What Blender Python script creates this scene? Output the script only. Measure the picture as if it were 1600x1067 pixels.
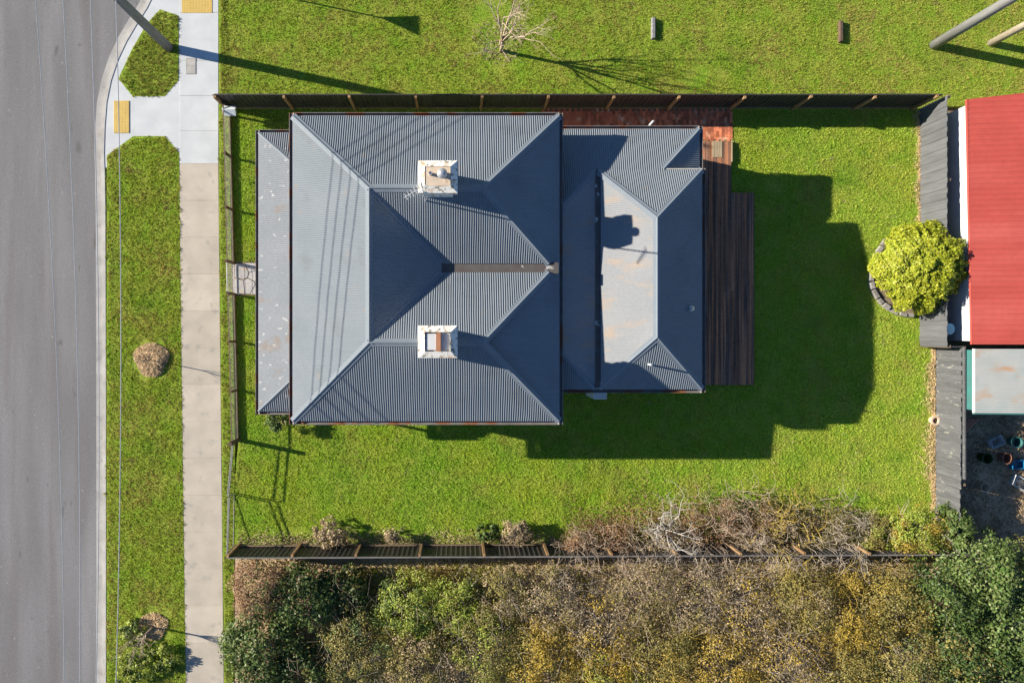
import bpy, math, random
import numpy as np
from mathutils import Vector, Matrix
R = math.radians
random.seed(7); rng = np.random.default_rng(11)
S = bpy.context.scene
for o in list(bpy.data.objects): bpy.data.objects.remove(o)

# ------------------------------------------------------------------ camera, sky, sun, exposure
H, F, NX, NY = 27.03, 1067.0, 718.0, 515.0          # height above ground, focal length in photo pixels, point straight below
def W(px, py, z=0.0):
    s = (H - z) / F
    return ((px - NX) * s, (NY - py) * s, z)
def WX(px, z=0.0): return (px - NX) * (H - z) / F
def WY(py, z=0.0): return (NY - py) * (H - z) / F
cam = bpy.data.cameras.new('camera'); cam.lens = 24.0; cam.sensor_width = 36.0
cam.shift_x = (800 - NX) / 1600; cam.shift_y = -(533.5 - NY) / 1600; cam.clip_end = 600
co = bpy.data.objects.new('camera', cam); co.location = (0, 0, H); S.collection.objects.link(co); S.camera = co
SUN_EL, SUN_AZ = 21.7, 168.0                         # degrees; azimuth measured from +x counter-clockwise (towards the sun)
w = bpy.data.worlds.new('World'); S.world = w; w.use_nodes = True
nt = w.node_tree; bg = nt.nodes['Background']; sk = nt.nodes.new('ShaderNodeTexSky')
sk.sky_type = 'NISHITA'; sk.sun_disc = False; sk.sun_elevation = R(SUN_EL); sk.sun_rotation = R(90 - SUN_AZ)
sk.air_density = 1.0; sk.dust_density = 0.0; sk.ozone_density = 5.0
nt.links.new(sk.outputs[0], bg.inputs[0]); bg.inputs[1].default_value = 0.06
sl = bpy.data.lights.new('sun', 'SUN'); sl.energy = 5.0; sl.angle = R(0.5); sl.color = (1.0, 0.895, 0.73)
so = bpy.data.objects.new('sun', sl); S.collection.objects.link(so); so.location = (-20, 5, 25)
sd = Vector((math.cos(R(SUN_EL)) * math.cos(R(SUN_AZ)), math.cos(R(SUN_EL)) * math.sin(R(SUN_AZ)), math.sin(R(SUN_EL))))
so.rotation_euler = sd.to_track_quat('Z', 'Y').to_euler()
vs = S.view_settings; vs.view_transform = 'Standard'; vs.look = 'None'; vs.exposure = 1.15; vs.gamma = 1.0
S.render.engine = 'CYCLES'

# ------------------------------------------------------------------ helpers
ORG = {}
C = S.collection
def setp(o, label=None, cat=None, group=None, kind=None):
    if label: o['label'] = label
    if cat: o['category'] = cat
    if group: o['group'] = group
    if kind: o['kind'] = kind
    return o
def thing(name, loc, label, cat, group=None):
    o = bpy.data.objects.new(name, None); o.empty_display_size = 0.2
    C.objects.link(o); o.location = loc; ORG[o.name] = Vector(loc)
    return setp(o, label, cat, group)
def link_mesh(name, me, parent=None, loc=(0, 0, 0)):
    o = bpy.data.objects.new(name, me); C.objects.link(o)
    if parent is not None:
        o.parent = parent; o.location = Vector(loc) - ORG[parent.name]
    else: o.location = loc
    ORG[o.name] = Vector(loc)
    return o
class MB:
    def __init__(s): s.v = []; s.f = []
    def add(s, vs_, fs): n = len(s.v); s.v += [tuple(p) for p in vs_]; s.f += [tuple(i + n for i in f) for f in fs]; return s
    BF = [(0,3,2,1),(4,5,6,7),(0,1,5,4),(1,2,6,5),(2,3,7,6),(3,0,4,7)]
    def box(s, x0, x1, y0, y1, z0, z1):
        return s.add([(x0,y0,z0),(x1,y0,z0),(x1,y1,z0),(x0,y1,z0),(x0,y0,z1),(x1,y0,z1),(x1,y1,z1),(x0,y1,z1)], MB.BF)
    def hexa(s, lo, hi): return s.add(list(lo) + list(hi), MB.BF)
    def bar(s, a, b, wd, hg, up=(0, 0, 1)):           # rectangular bar between two points
        a = Vector(a); b = Vector(b); d = (b - a).normalized(); u = Vector(up)
        sd_ = d.cross(u)
        if sd_.length < 1e-4: sd_ = d.cross(Vector((1, 0, 0)))
        sd_.normalize(); u = sd_.cross(d).normalized()
        q = lambda p: [p - sd_*wd/2 - u*hg/2, p + sd_*wd/2 - u*hg/2, p + sd_*wd/2 + u*hg/2, p - sd_*wd/2 + u*hg/2]
        return s.add(q(a) + q(b), [(0,1,2,3),(7,6,5,4),(0,4,5,1),(1,5,6,2),(2,6,7,3),(3,7,4,0)])
    def prism(s, poly, z0, z1):
        n = len(poly)
        return s.add([(p[0], p[1], z0) for p in poly] + [(p[0], p[1], z1) for p in poly],
            [tuple(range(n))[::-1], tuple(range(n, 2*n))] + [(i, (i+1) % n, n + (i+1) % n, n + i) for i in range(n)])
    def tube(s, pts, rads, n=6, caps=True):
        pts = [Vector(p) for p in pts]; k = len(pts)
        if not hasattr(rads, '__len__'): rads = [rads] * k
        base = len(s.v)
        for i, p in enumerate(pts):
            d = (pts[min(i+1, k-1)] - pts[max(i-1, 0)]).normalized()
            a = d.orthogonal().normalized() if abs(d.z) < 0.9 else Vector((1, 0, 0)).cross(d).normalized()
            if abs(d.z) < 0.9:
                a = d.cross(Vector((0, 0, 1))).normalized()
            b = d.cross(a)
            for j in range(n):
                t = 2 * math.pi * j / n
                q = p + (a * math.cos(t) + b * math.sin(t)) * rads[i]; s.v.append(tuple(q))
        for i in range(k - 1):
            for j in range(n):
                s.f.append((base + i*n + j, base + i*n + (j+1) % n, base + (i+1)*n + (j+1) % n, base + (i+1)*n + j))
        if caps: s.f.append(tuple(base + j for j in range(n))[::-1]); s.f.append(tuple(base + (k-1)*n + j for j in range(n)))
        return s
    def lathe(s, c, prof, n=16):                      # prof: list of (r, z)
        b = len(s.v)
        for r, z in prof:
            for j in range(n):
                t = 2*math.pi*j/n; s.v.append((c[0] + r*math.cos(t), c[1] + r*math.sin(t), c[2] + z))
        for i in range(len(prof) - 1):
            for j in range(n): s.f.append((b+i*n+j, b+i*n+(j+1)%n, b+(i+1)*n+(j+1)%n, b+(i+1)*n+j))
        s.f.append(tuple(b + j for j in range(n))[::-1]); s.f.append(tuple(b + (len(prof)-1)*n + j for j in range(n)))
        return s
    def mesh(s, name, m, org=(0, 0, 0), smooth=False):
        me = bpy.data.meshes.new(name); o = Vector(org)
        me.from_pydata([(p[0]-o.x, p[1]-o.y, p[2]-o.z) for p in s.v], [], s.f)
        if smooth: me.polygons.foreach_set('use_smooth', [True] * len(me.polygons))
        me.materials.append(m); me.update(); return me
    def build(s, name, m, parent=None, smooth=False, bevel=0):
        a = np.array(s.v)
        if parent is None:
            org = ((a[:,0].min()+a[:,0].max())/2, (a[:,1].min()+a[:,1].max())/2, a[:,2].min())
        else: org = (a.mean(0)[0], a.mean(0)[1], a[:,2].min())
        o = link_mesh(name, s.mesh(name, m, org, smooth), parent, org)
        if bevel:
            b = o.modifiers.new('bevel', 'BEVEL'); b.width = bevel; b.segments = 2; b.limit_method = 'ANGLE'
        return o
def np_mesh(name, verts, nper, m, parent=None, attr=None, org=None, smooth=False):
    """mesh of equal-sided faces; verts (N*nper,3)"""
    verts = np.asarray(verts, dtype=np.float32); nv = len(verts); nf = nv // nper
    if org is None: org = (verts[:,0].mean(), verts[:,1].mean(), verts[:,2].min())
    verts = verts - np.array(org, dtype=np.float32)
    me = bpy.data.meshes.new(name); me.vertices.add(nv); me.vertices.foreach_set('co', verts.ravel())
    me.loops.add(nv); me.loops.foreach_set('vertex_index', np.arange(nv, dtype=np.int32))
    me.polygons.add(nf); me.polygons.foreach_set('loop_start', np.arange(0, nv, nper, dtype=np.int32))
    me.polygons.foreach_set('loop_total', np.full(nf, nper, dtype=np.int32))
    if smooth: me.polygons.foreach_set('use_smooth', np.ones(nf, dtype=bool))
    if attr is not None:
        at = me.attributes.new('rnd', 'FLOAT', 'POINT'); at.data.foreach_set('value', np.repeat(attr, nper).astype(np.float32))
    me.materials.append(m); me.update(calc_edges=True)
    return link_mesh(name, me, parent, org)
def copy_tree(o, loc, label=None, group=None, rz=None):
    r = o.copy(); C.objects.link(r); r.location = loc; ORG[r.name] = Vector(loc)
    if rz is not None: r.rotation_euler.z = rz
    if label: r['label'] = label
    if group: r['group'] = group
    for ch in o.children:
        c = ch.copy(); C.objects.link(c); c.parent = r
        for g in ch.children: d = g.copy(); C.objects.link(d); d.parent = c
    return r

# ------------------------------------------------------------------ materials
def mat(name, c1, c2=None, scale=3.0, detail=6.0, rough=0.85, spec=0.3, bump=0.0, bscale=40.0, rnd=0.0, patch=None, stretch=(1,1,1), lo=0.35, hi=0.65,
        attr=None, metal=0.0, trans=0.0, fine=0.0, fscale=60.0):
    """c1..c2 noise ramp; patch=(colour, scale, lo, hi[, stretch]) or a list of them; rnd: per-object brightness; attr: (colA,colB) by the per-leaf attribute"""
    m = bpy.data.materials.new(name); m.use_nodes = True; n = m.node_tree.nodes; L = m.node_tree.links; bs = n['Principled BSDF']
    g = n.new('ShaderNodeNewGeometry')
    def noise_f(sc, st, lo_, hi_, det=detail):
        mp = n.new('ShaderNodeMapping'); mp.inputs['Scale'].default_value = st; L.new(g.outputs['Position'], mp.inputs[0])
        t = n.new('ShaderNodeTexNoise'); t.inputs['Scale'].default_value = sc; t.inputs['Detail'].default_value = det; L.new(mp.outputs[0], t.inputs['Vector'])
        r = n.new('ShaderNodeMapRange'); r.inputs[1].default_value = lo_; r.inputs[2].default_value = hi_; L.new(t.outputs[0], r.inputs[0]); return r.outputs[0]
    def mix(f, a, b, mode='MIX'):
        x = n.new('ShaderNodeMix'); x.data_type = 'RGBA'; x.blend_type = mode
        for s_, v in ((x.inputs[0], f), (x.inputs[6], a), (x.inputs[7], b)):
            if hasattr(v, 'links') or hasattr(v, 'is_linked'): L.new(v, s_)
            else: s_.default_value = v if not hasattr(v, '__len__') else (*v, 1)
        return x.outputs[2]
    if c2 is None: c2 = tuple(x * 0.75 for x in c1)
    if attr:
        at = n.new('ShaderNodeAttribute'); at.attribute_name = 'rnd'
        a = mix(at.outputs['Fac'], c1, attr); b = mix(at.outputs['Fac'], c2, tuple(x * 0.8 for x in attr))
        col = mix(noise_f(scale, stretch, lo, hi), a, b)
    else: col = mix(noise_f(scale, stretch, lo, hi), c1, c2)
    if patch:
        for p in (patch if isinstance(patch, list) else [patch]):
            st = p[4] if len(p) > 4 else (1, 1, 1)
            col = mix(noise_f(p[1], st, p[2], p[3]), col, p[0])
    if rnd:
        oi = n.new('ShaderNodeObjectInfo'); hv = n.new('ShaderNodeHueSaturation'); r = n.new('ShaderNodeMapRange')
        r.inputs[3].default_value = 1 - rnd; r.inputs[4].default_value = 1 + rnd; L.new(oi.outputs['Random'], r.inputs[0]); L.new(r.outputs[0], hv.inputs['Value'])
        L.new(col, hv.inputs['Color']); col = hv.outputs[0]
    if fine:
        f = noise_f(fscale, (1,1,1), 0.25, 0.75, 3.0); hv = n.new('ShaderNodeHueSaturation'); r = n.new('ShaderNodeMapRange')
        r.inputs[3].default_value = 1 - fine; r.inputs[4].default_value = 1 + fine; L.new(f, r.inputs[0]); L.new(r.outputs[0], hv.inputs['Value'])
        L.new(col, hv.inputs['Color']); col = hv.outputs[0]
    L.new(col, bs.inputs['Base Color']); bs.inputs['Roughness'].default_value = rough; bs.inputs['Specular IOR Level'].default_value = spec
    bs.inputs['Metallic'].default_value = metal
    if trans:
        td = n.new('ShaderNodeBsdfTranslucent'); L.new(col, td.inputs[0]); ms = n.new('ShaderNodeMixShader'); ms.inputs[0].default_value = trans
        L.new(bs.outputs[0], ms.inputs[1]); L.new(td.outputs[0], ms.inputs[2]); L.new(ms.outputs[0], n['Material Output'].inputs[0])
    if bump:
        t = n.new('ShaderNodeTexNoise'); t.inputs['Scale'].default_value = bscale; t.inputs['Detail'].default_value = 5; L.new(g.outputs['Position'], t.inputs['Vector'])
        b = n.new('ShaderNodeBump'); b.inputs['Strength'].default_value = bump; b.inputs['Distance'].default_value = 0.02
        L.new(t.outputs[0], b.inputs['Height']); L.new(b.outputs[0], bs.inputs['Normal'])
    return m
M = {}
M['asphalt'] = mat('asphalt', (.205,.205,.215), (.165,.165,.172), 1.2, rough=.9, bump=.4, bscale=90, stretch=(1,.12,1), fine=.2, fscale=22,
                   patch=[((.155,.145,.15), .9, .52, .7, (1.4,.1,1)), ((.25,.25,.26), .8, .6, .8, (1,.07,1)), ((.12,.118,.12), 1.1, .7, .76), ((.27,.265,.26), 6, .68, .74), ((.13,.128,.13), 3.5, .66, .72, (1,.3,1))])
M['concrete_new'] = mat('concrete_new', (.56,.585,.61), (.49,.52,.545), 1.5, rough=.9, bump=.2, bscale=60, fine=.05)
M['concrete_old'] = mat('concrete_old', (.50,.45,.385), (.42,.38,.325), 1.3, rough=.95, bump=.3, bscale=50, rnd=.07, fine=.08, patch=((.33,.32,.29), 2.2, .58, .75))
M['concrete_kerb'] = mat('concrete_kerb', (.48,.47,.45), (.36,.35,.34), 1.6, rough=.95, bump=.3, bscale=50, fine=.08, patch=((.25,.24,.22), 3, .6, .8))
M['tactile'] = mat('tactile_yellow', (.62,.44,.13), (.54,.38,.11), 4, rough=.7)
M['pit_lid'] = mat('pit_lid', (.3,.3,.29), (.24,.24,.23), 6, rough=.8)
M['yard'] = mat('yard_soil', (.58,.42,.28), (.44,.33,.22), 2.5, rough=1, bump=.6, bscale=20, fine=.3, fscale=20)
M['soil'] = mat('soil', (.16,.125,.09), (.24,.19,.13), 2.5, rough=1, bump=.6, bscale=25, fine=.2, fscale=30)
GC = dict(c1=(.075,.125,.014), c2=(.115,.14,.02))
M['lawn_soil'] = mat('lawn_soil', (.16,.28,.016), (.25,.30,.04), 1.4, rough=1, bump=.9, bscale=22, fine=.5, fscale=16)
M['lawn'] = mat('lawn_blades', (.2,.48,.018), (.46,.58,.035), .4, 5, lo=.4, hi=.6, rough=.65, spec=.25, attr=(.70,.74,.15), trans=.4, fine=.45, fscale=18,
                patch=[((.52,.5,.13), .6, .52, .72), ((.66,.64,.33), 2.6, .63, .73), ((.42,.36,.14), 1.3, .66, .76), ((.16,.38,.02), .55, .56, .78)])
M['reserve_grass'] = mat('reserve_blades', (.28,.41,.026), (.40,.44,.05), .55, 5, rough=.65, spec=.25, attr=(.56,.56,.12), trans=.4, fine=.36, fscale=16,
                patch=[((.48,.37,.13), .6, .47, .66), ((.18,.34,.024), .5, .55, .75), ((.4,.28,.14), 1.5, .6, .72)])
M['weed_grass'] = mat('weed_blades', (.27,.34,.04), (.36,.36,.07), .8, 5, rough=.7, spec=.2, attr=(.4,.32,.12), trans=.4, fine=.25, fscale=9)
ROOF = [((.178,.21,.245), .35, .5, .75), ((.145,.167,.19), 1.1, .55, .75), ((.21,.2,.195), 2.3, .66, .78), ((.11,.135,.165), 7, .66, .8)]
M['roof'] = mat('painted_roof_iron', (.157,.186,.218), (.173,.2,.232), .8, rough=.6, spec=.18, patch=ROOF, fine=.06, fscale=14)
M['roof_ver'] = mat('veranda_roof_iron', (.175,.197,.228), (.192,.212,.242), .8, rough=.6, spec=.18, fine=.08, fscale=10,
                patch=[((.34,.35,.36), 2.4, .64, .68, (1.6,2.6,1)), ((.2,.16,.14), 1.3, .6, .75)])
M['roof_rust'] = mat('weathered_roof_iron', (.215,.232,.255), (.235,.248,.268), .9, rough=.6, spec=.18, fine=.07, fscale=12,
                patch=[((.3,.25,.21), 1.1, .52, .75, (1,2.2,1)), ((.3,.19,.13), 3.0, .68, .85, (.7,4,1))])
M['cap'] = mat('ridge_capping', (.165,.2,.24), (.182,.214,.255), 2, rough=.6, spec=.18, fine=.06, fscale=20)
M['cap_rust'] = mat('valley_rust', (.10,.095,.095), (.085,.07,.065), 3, rough=.7, spec=.3, patch=((.4,.4,.4), 2.6, .63, .67))
M['gutter'] = mat('gutter_paint', (.2,.19,.19), (.15,.14,.14), 3, rough=.55, spec=.4, patch=((.22,.09,.045), 1.6, .5, .62))
M['fascia'] = mat('fascia_paint', (.6,.58,.53), (.5,.46,.4), 3, rough=.7, patch=((.3,.17,.1), 2, .6, .7))
M['board'] = mat('weatherboard', (.55,.53,.48), (.48,.46,.41), 2, rough=.7)
M['glass'] = mat('window_glass', (.03,.035,.04), (.04,.045,.05), 2, rough=.08, spec=.8)
M['trim'] = mat('white_trim', (.7,.69,.65), (.6,.59,.55), 4, rough=.6)
M['render'] = mat('chimney_render', (.82,.8,.75), (.76,.73,.68), 3, rough=.9, bump=.3, bscale=30, patch=[((.2,.19,.14), 9, .54, .64), ((.55,.4,.27), 4, .54, .7)])
M['mortar_top'] = mat('chimney_mortar', (.62,.5,.38), (.5,.42,.34), 4, rough=.95, bump=.4, bscale=30, patch=((.35,.2,.13), 7, .62, .74))
M['flue'] = mat('flue_steel', (.5,.52,.55), (.4,.42,.45), 6, rough=.4, spec=.5, metal=.5)
M['slot_dark'] = mat('slot_shade', (.02,.02,.02), (.03,.03,.03), 6, rough=.9)
M['redbrick'] = mat('chimney_brick', (.42,.2,.11), (.34,.15,.08), 8, rough=.9)
M['alu'] = mat('aluminium', (.7,.7,.72), (.62,.62,.64), 10, rough=.35, spec=.5, metal=.3)
M['paver'] = mat('brick_paver', (.6,.2,.10), (.47,.15,.085), 5, rough=.9, bump=.3, bscale=60, rnd=.45, fine=.12, patch=((.66,.44,.3), 2.6, .56, .72))
M['deck'] = mat('deck_timber', (.12,.08,.062), (.15,.1,.08), 2, rough=.85, spec=.2, rnd=.25, fine=.2, fscale=12, stretch=(6,.6,1),
                patch=[((.24,.16,.125), 1.6, .42, .75, (7,.5,1)), ((.6,.25,.12), .9, .4, .72, (11,.3,1))])
M['deck_bare'] = mat('deck_bare_timber', (.42,.34,.22), (.3,.24,.16), 4, rough=.8, stretch=(6,.6,1))
M['post'] = mat('fence_post_timber', (.34,.22,.11), (.24,.14,.07), 3, rough=.9, rnd=.2, stretch=(3,3,.6))
M['darkpost'] = mat('dark_post_timber', (.09,.06,.045), (.13,.09,.06), 4, rough=.9, rnd=.15)
M['steel_dark'] = mat('dark_fence_steel', (.035,.034,.038), (.05,.046,.045), 2, rough=.5, spec=.4, rnd=.08)
M['steel_rib'] = mat('fence_cap_steel', (.2,.19,.18), (.15,.14,.14), 2, rough=.5, spec=.4)
M['rail'] = mat('fence_rail_timber', (.2,.15,.10), (.14,.11,.08), 3, rough=.9)
M['paling'] = mat('grey_paling', (.112,.118,.128), (.09,.095,.103), 2, rough=.9, rnd=.13, bump=.3, bscale=30, stretch=(5,5,.7), fine=.07, fscale=30)
M['paling_old'] = mat('old_grey_paling', (.105,.11,.118), (.08,.084,.09), 3, rough=.95, rnd=.14, bump=.5, bscale=30, stretch=(3,6,.6), fine=.12, fscale=30, patch=((.26,.255,.23), 3, .62, .72, (1,4,1)))
M['red_roof'] = mat('red_roof_steel', (.42,.075,.06), (.38,.068,.056), .8, rough=.55, spec=.2, fine=.05, fscale=6, patch=[((.46,.1,.085), .7, .5, .75, (.25,1.5,1)), ((.33,.06,.052), 1.4, .62, .8, (.2,3,1))])
M['white_wall'] = mat('white_wall', (.58,.6,.62), (.52,.54,.56), 2, rough=.7)
M['pale_roof'] = mat('pale_galvanised', (.4,.41,.4), (.35,.37,.36), 1.3, rough=.6, spec=.4, patch=[((.3,.36,.36), .9, .5, .7), ((.42,.27,.17), 1.5, .56, .7, (.6,1.2,1))])
M['teal'] = mat('teal_paint', (.04,.17,.16), (.05,.14,.14), 3, rough=.6)
M['blue'] = mat('blue_plastic', (.01,.2,.42), (.015,.17,.36), 3, rough=.4, spec=.5)
M['polewood'] = mat('pole_timber', (.24,.245,.25), (.17,.17,.175), 3, rough=.9, stretch=(4,4,.4), bump=.3, bscale=30, fine=.1, fscale=25)
M['palewood'] = mat('pale_bark', (.38,.33,.26), (.28,.24,.19), 4, rough=.9, bump=.4, bscale=25)
M['wire'] = mat('aluminium_wire', (.6,.6,.61), (.5,.5,.52), 8, rough=.45, spec=.4)
M['pipe'] = mat('galvanised_pipe', (.3,.31,.31), (.22,.22,.22), 10, rough=.5, spec=.4, metal=.3)
M['porcelain'] = mat('insulator', (.4,.3,.22), None, 5, rough=.3, spec=.5)
M['stone'] = mat('edging_stone', (.3,.29,.27), (.22,.21,.2), 6, rough=.95, rnd=.25, bump=.5, bscale=30)
M['slate'] = mat('crazy_slate', (.46,.45,.45), (.38,.37,.38), 4, rough=.85, rnd=.12, bump=.2, bscale=30, patch=((.5,.36,.22), 3, .62, .74))
M['letterbox'] = mat('letterbox_paint', (.66,.72,.76), (.58,.64,.69), 6, rough=.5)
M['heater'] = mat('heater_casing', (.55,.6,.62), (.5,.55,.57), 5, rough=.5)
M['bark'] = mat('grey_bark', (.5,.47,.44), (.38,.36,.33), 6, rough=.95, fine=.15, fscale=20)
M['twig'] = mat('brown_twig', (.34,.25,.19), (.45,.37,.29), 2, rough=.95, fine=.25, fscale=14)
M['twig_pale'] = mat('pale_twig', (.46,.4,.33), (.34,.29,.24), 3, rough=.95, fine=.2, fscale=14)
M['lichen'] = mat('lichen_twig', (.6,.45,.07), (.46,.36,.12), 2, rough=.95, fine=.2, fscale=14)
def leafmat(name, a, b, bright, **k): return mat(name, a, b, 1.5, 4, rough=.5, spec=.35, attr=bright, trans=.22, fine=.3, fscale=7, **k)
M['lf_gold'] = leafmat('golden_leaf', (.2,.28,.014), (.27,.32,.018), (.5,.5,.045))
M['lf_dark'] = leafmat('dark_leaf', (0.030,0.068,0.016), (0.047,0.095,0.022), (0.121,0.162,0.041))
M['lf_lime'] = leafmat('lime_leaf', (0.19,0.30,0.03), (0.28,0.36,0.05), (0.45,0.47,0.10))
M['lf_olive'] = leafmat('olive_leaf', (0.135,0.142,0.034), (0.216,0.189,0.047), (0.365,0.297,0.101))
M['lf_yellow'] = leafmat('yellow_leaf', (0.324,0.243,0.027), (0.270,0.209,0.047), (0.540,0.378,0.068))
M['lf_brown'] = leafmat('dry_leaf', (.27,.19,.105), (.35,.26,.15), (.5,.41,.27))
M['lf_red'] = leafmat('dry_red_leaf', (0.230,0.101,0.068), (0.297,0.162,0.081), (0.405,0.270,0.149))
M['lf_green'] = leafmat('mid_green_leaf', (0.068,0.149,0.027), (0.108,0.176,0.041), (0.230,0.270,0.095))
M['straw'] = leafmat('straw', (.66,.47,.26), (.56,.39,.21), (.8,.62,.38))
M['sign_red'] = mat('sign_red', (.5,.03,.03), None, 3, rough=.5); M['terracotta'] = mat('terracotta', (.6,.47,.35), (.5,.38,.28), 6, rough=.9)
M['junk_white'] = mat('white_plastic', (.6,.62,.64), None, 4, rough=.5); M['junk_brown'] = mat('rusty_brown', (.3,.15,.1), (.22,.1,.07), 5, rough=.9)
M['pinkbrick'] = mat('pink_timber', (.45,.24,.17), (.36,.19,.14), 3, rough=.9)

# ------------------------------------------------------------------ ground and street
def P(pts, z=0.0): return [W(x, y, z)[:2] for x, y in pts]
def structure(name, mb, m): return setp(mb.build(name, m), kind='structure')
structure('ground', MB().box(-160, 160, -160, 160, -.4, -.2), M['soil'])
KERB = [(159,1130),(159,600),(158,330),(157,270),(156,240),(157,200),(160,160),(167,125),(178,92),(192,62),(208,35),(224,10),(236,-15),(246,-40)]
road = [(-900,1130)] + [(x - 9, y) for x, y in KERB] + [(246,-420),(-900,-420)]
structure('road', MB().prism(P(road), -.2, -.10), M['asphalt'])
kc = KERB
# kerb: shallow channel towards the road, upright step, top flush with the footpath
ks = []
for i, (x, y) in enumerate(kc):
    a = Vector((*W(*kc[max(i-1,0)])[:2],)) ; b = Vector((*W(*kc[min(i+1,len(kc)-1)])[:2],)); d = (b - a).normalized(); nrm = Vector((d.y, -d.x))
    p = Vector(W(x, y)[:2]); ks.append([(p + nrm*o_, z) for o_, z in ((-.27,-.094),(0,-.112),(.03,.012),(.17,.02),(.2,-.2),(-.27,-.2))])
mb = MB()
for i in range(len(ks) - 1):
    a = [(q[0].x, q[0].y, q[1]) for q in ks[i]]; b = [(q[0].x, q[0].y, q[1]) for q in ks[i+1]]
    mb.add(a + b, [(j, (j+1) % 6, 6 + (j+1) % 6, 6 + j) for j in range(6)])
structure('kerb', mb, M['concrete_kerb'])
edge = [(x + 6.5, y) for x, y in KERB]
apron = [(161,262)] + [(x + 2, y) for x, y in KERB[4:]] + [(281,-45),(281,262)]
structure('concrete_apron', MB().prism(P(apron), -.2, .004), M['concrete_new'])
patchA = [(185,123),(207,151),(257,151),(279,126),(279,25),(250,15),(229,38),(206,78)]
patchB = [(167,243),(208,213),(258,213),(280,239),(281,330),(285,700),(291,1130),(167,1130),(166,700)]
structure('grass_island', MB().prism(P(patchA), -.2, .012), M['lawn_soil'])
structure('nature_strip', MB().prism(P(patchB), -.2, .010), M['lawn_soil'])
def lx(y): return 280.5 + max(0, y - 330) * .0131
def rx(y): return 341.5 + max(0, y - 260) * .0105
fp = structure('footpath', MB().prism(P([(279,-60),(345,-60),(343,260),(352,1130),(290,1130),(280,330)]), -.2, .002), M['concrete_old'])
ys = [-60, 20, 95, 150, 205, 256] + [256 + 57.5 * i for i in range(1, 16)]
for a, b in zip(ys[:-1], ys[1:]):
    g = .22
    o = MB().prism(P([(lx(b)+.4, b-g), (rx(b)-.2, b-g), (rx(a)-.2, a+g), (lx(a)+.4, a+g)]), -.03, .012 + random.uniform(0, .006)).build('slab', M['concrete_new'] if b <= 256 else M['concrete_old'], fp, bevel=.008)
structure('path_verge', MB().prism(P([(341,-60),(356,-60),(357,170),(367,700),(364,1130),(350,1130),(342,330)]), -.2, .008), M['lawn_soil'])
structure('reserve', MB().prism([(-9.3,8.83),(60,8.83),(60,40),(WX(343),40)], -.2, .006), M['lawn_soil'])
structure('lawn', MB().prism([(-9.15,8.83),(18.6,8.83),(18.6,-.65),(18.95,-.65),(18.95,-8.5),(-8.95,-8.6),(-8.95,-6.4),(-8.75,-4.4)], -.2, 0), M['lawn_soil'])
structure('neighbour_yard', MB().prism([(18.97,8.6),(60,8.6),(60,-40),(-8.9,-40),(-8.9,-8.64),(18.97,-8.54)], -.2, -.006), M['yard'])
def tactile(cx, cy, wx, wy, label):
    x, y, _ = W(cx, cy); mb = MB().box(x-wx/2, x+wx/2, y-wy/2, y+wy/2, .0, .024)
    nx, ny = int(wx/.06), int(wy/.06)
    for i in range(nx):
        for j in range(ny):
            mb.lathe((x-wx/2+(i+.5)*wx/nx, y-wy/2+(j+.5)*wy/ny, .023), [(.02,0),(.013,.006)], 6)
    setp(mb.build('tactile_paving', M['tactile']), label, 'tactile paving', 'yellow tactile pads at the crossings')
tactile(190, 183, .6, 1.27, 'yellow tactile pad on the concrete ramp facing the asphalt road')
tactile(308, 6, 1.2, .75, 'yellow tactile pad lying across the footpath beside the power pole')
x, y, _ = W(299, 104); t = thing('pit_lid', (x, y, .015), 'grey rectangular service pit lid set in the new concrete footpath', 'pit lid')
MB().box(x-.2, x+.2, y-.32, y+.32, .0, .024).build('frame', M['pit_lid'], t); MB().box(x-.17, x+.17, y-.29, y-.005, .01, .030).build('cover', M['concrete_kerb'], t); MB().box(x-.17, x+.17, y+.005, y+.29, .01, .030).build('cover', M['concrete_kerb'], t)

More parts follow.
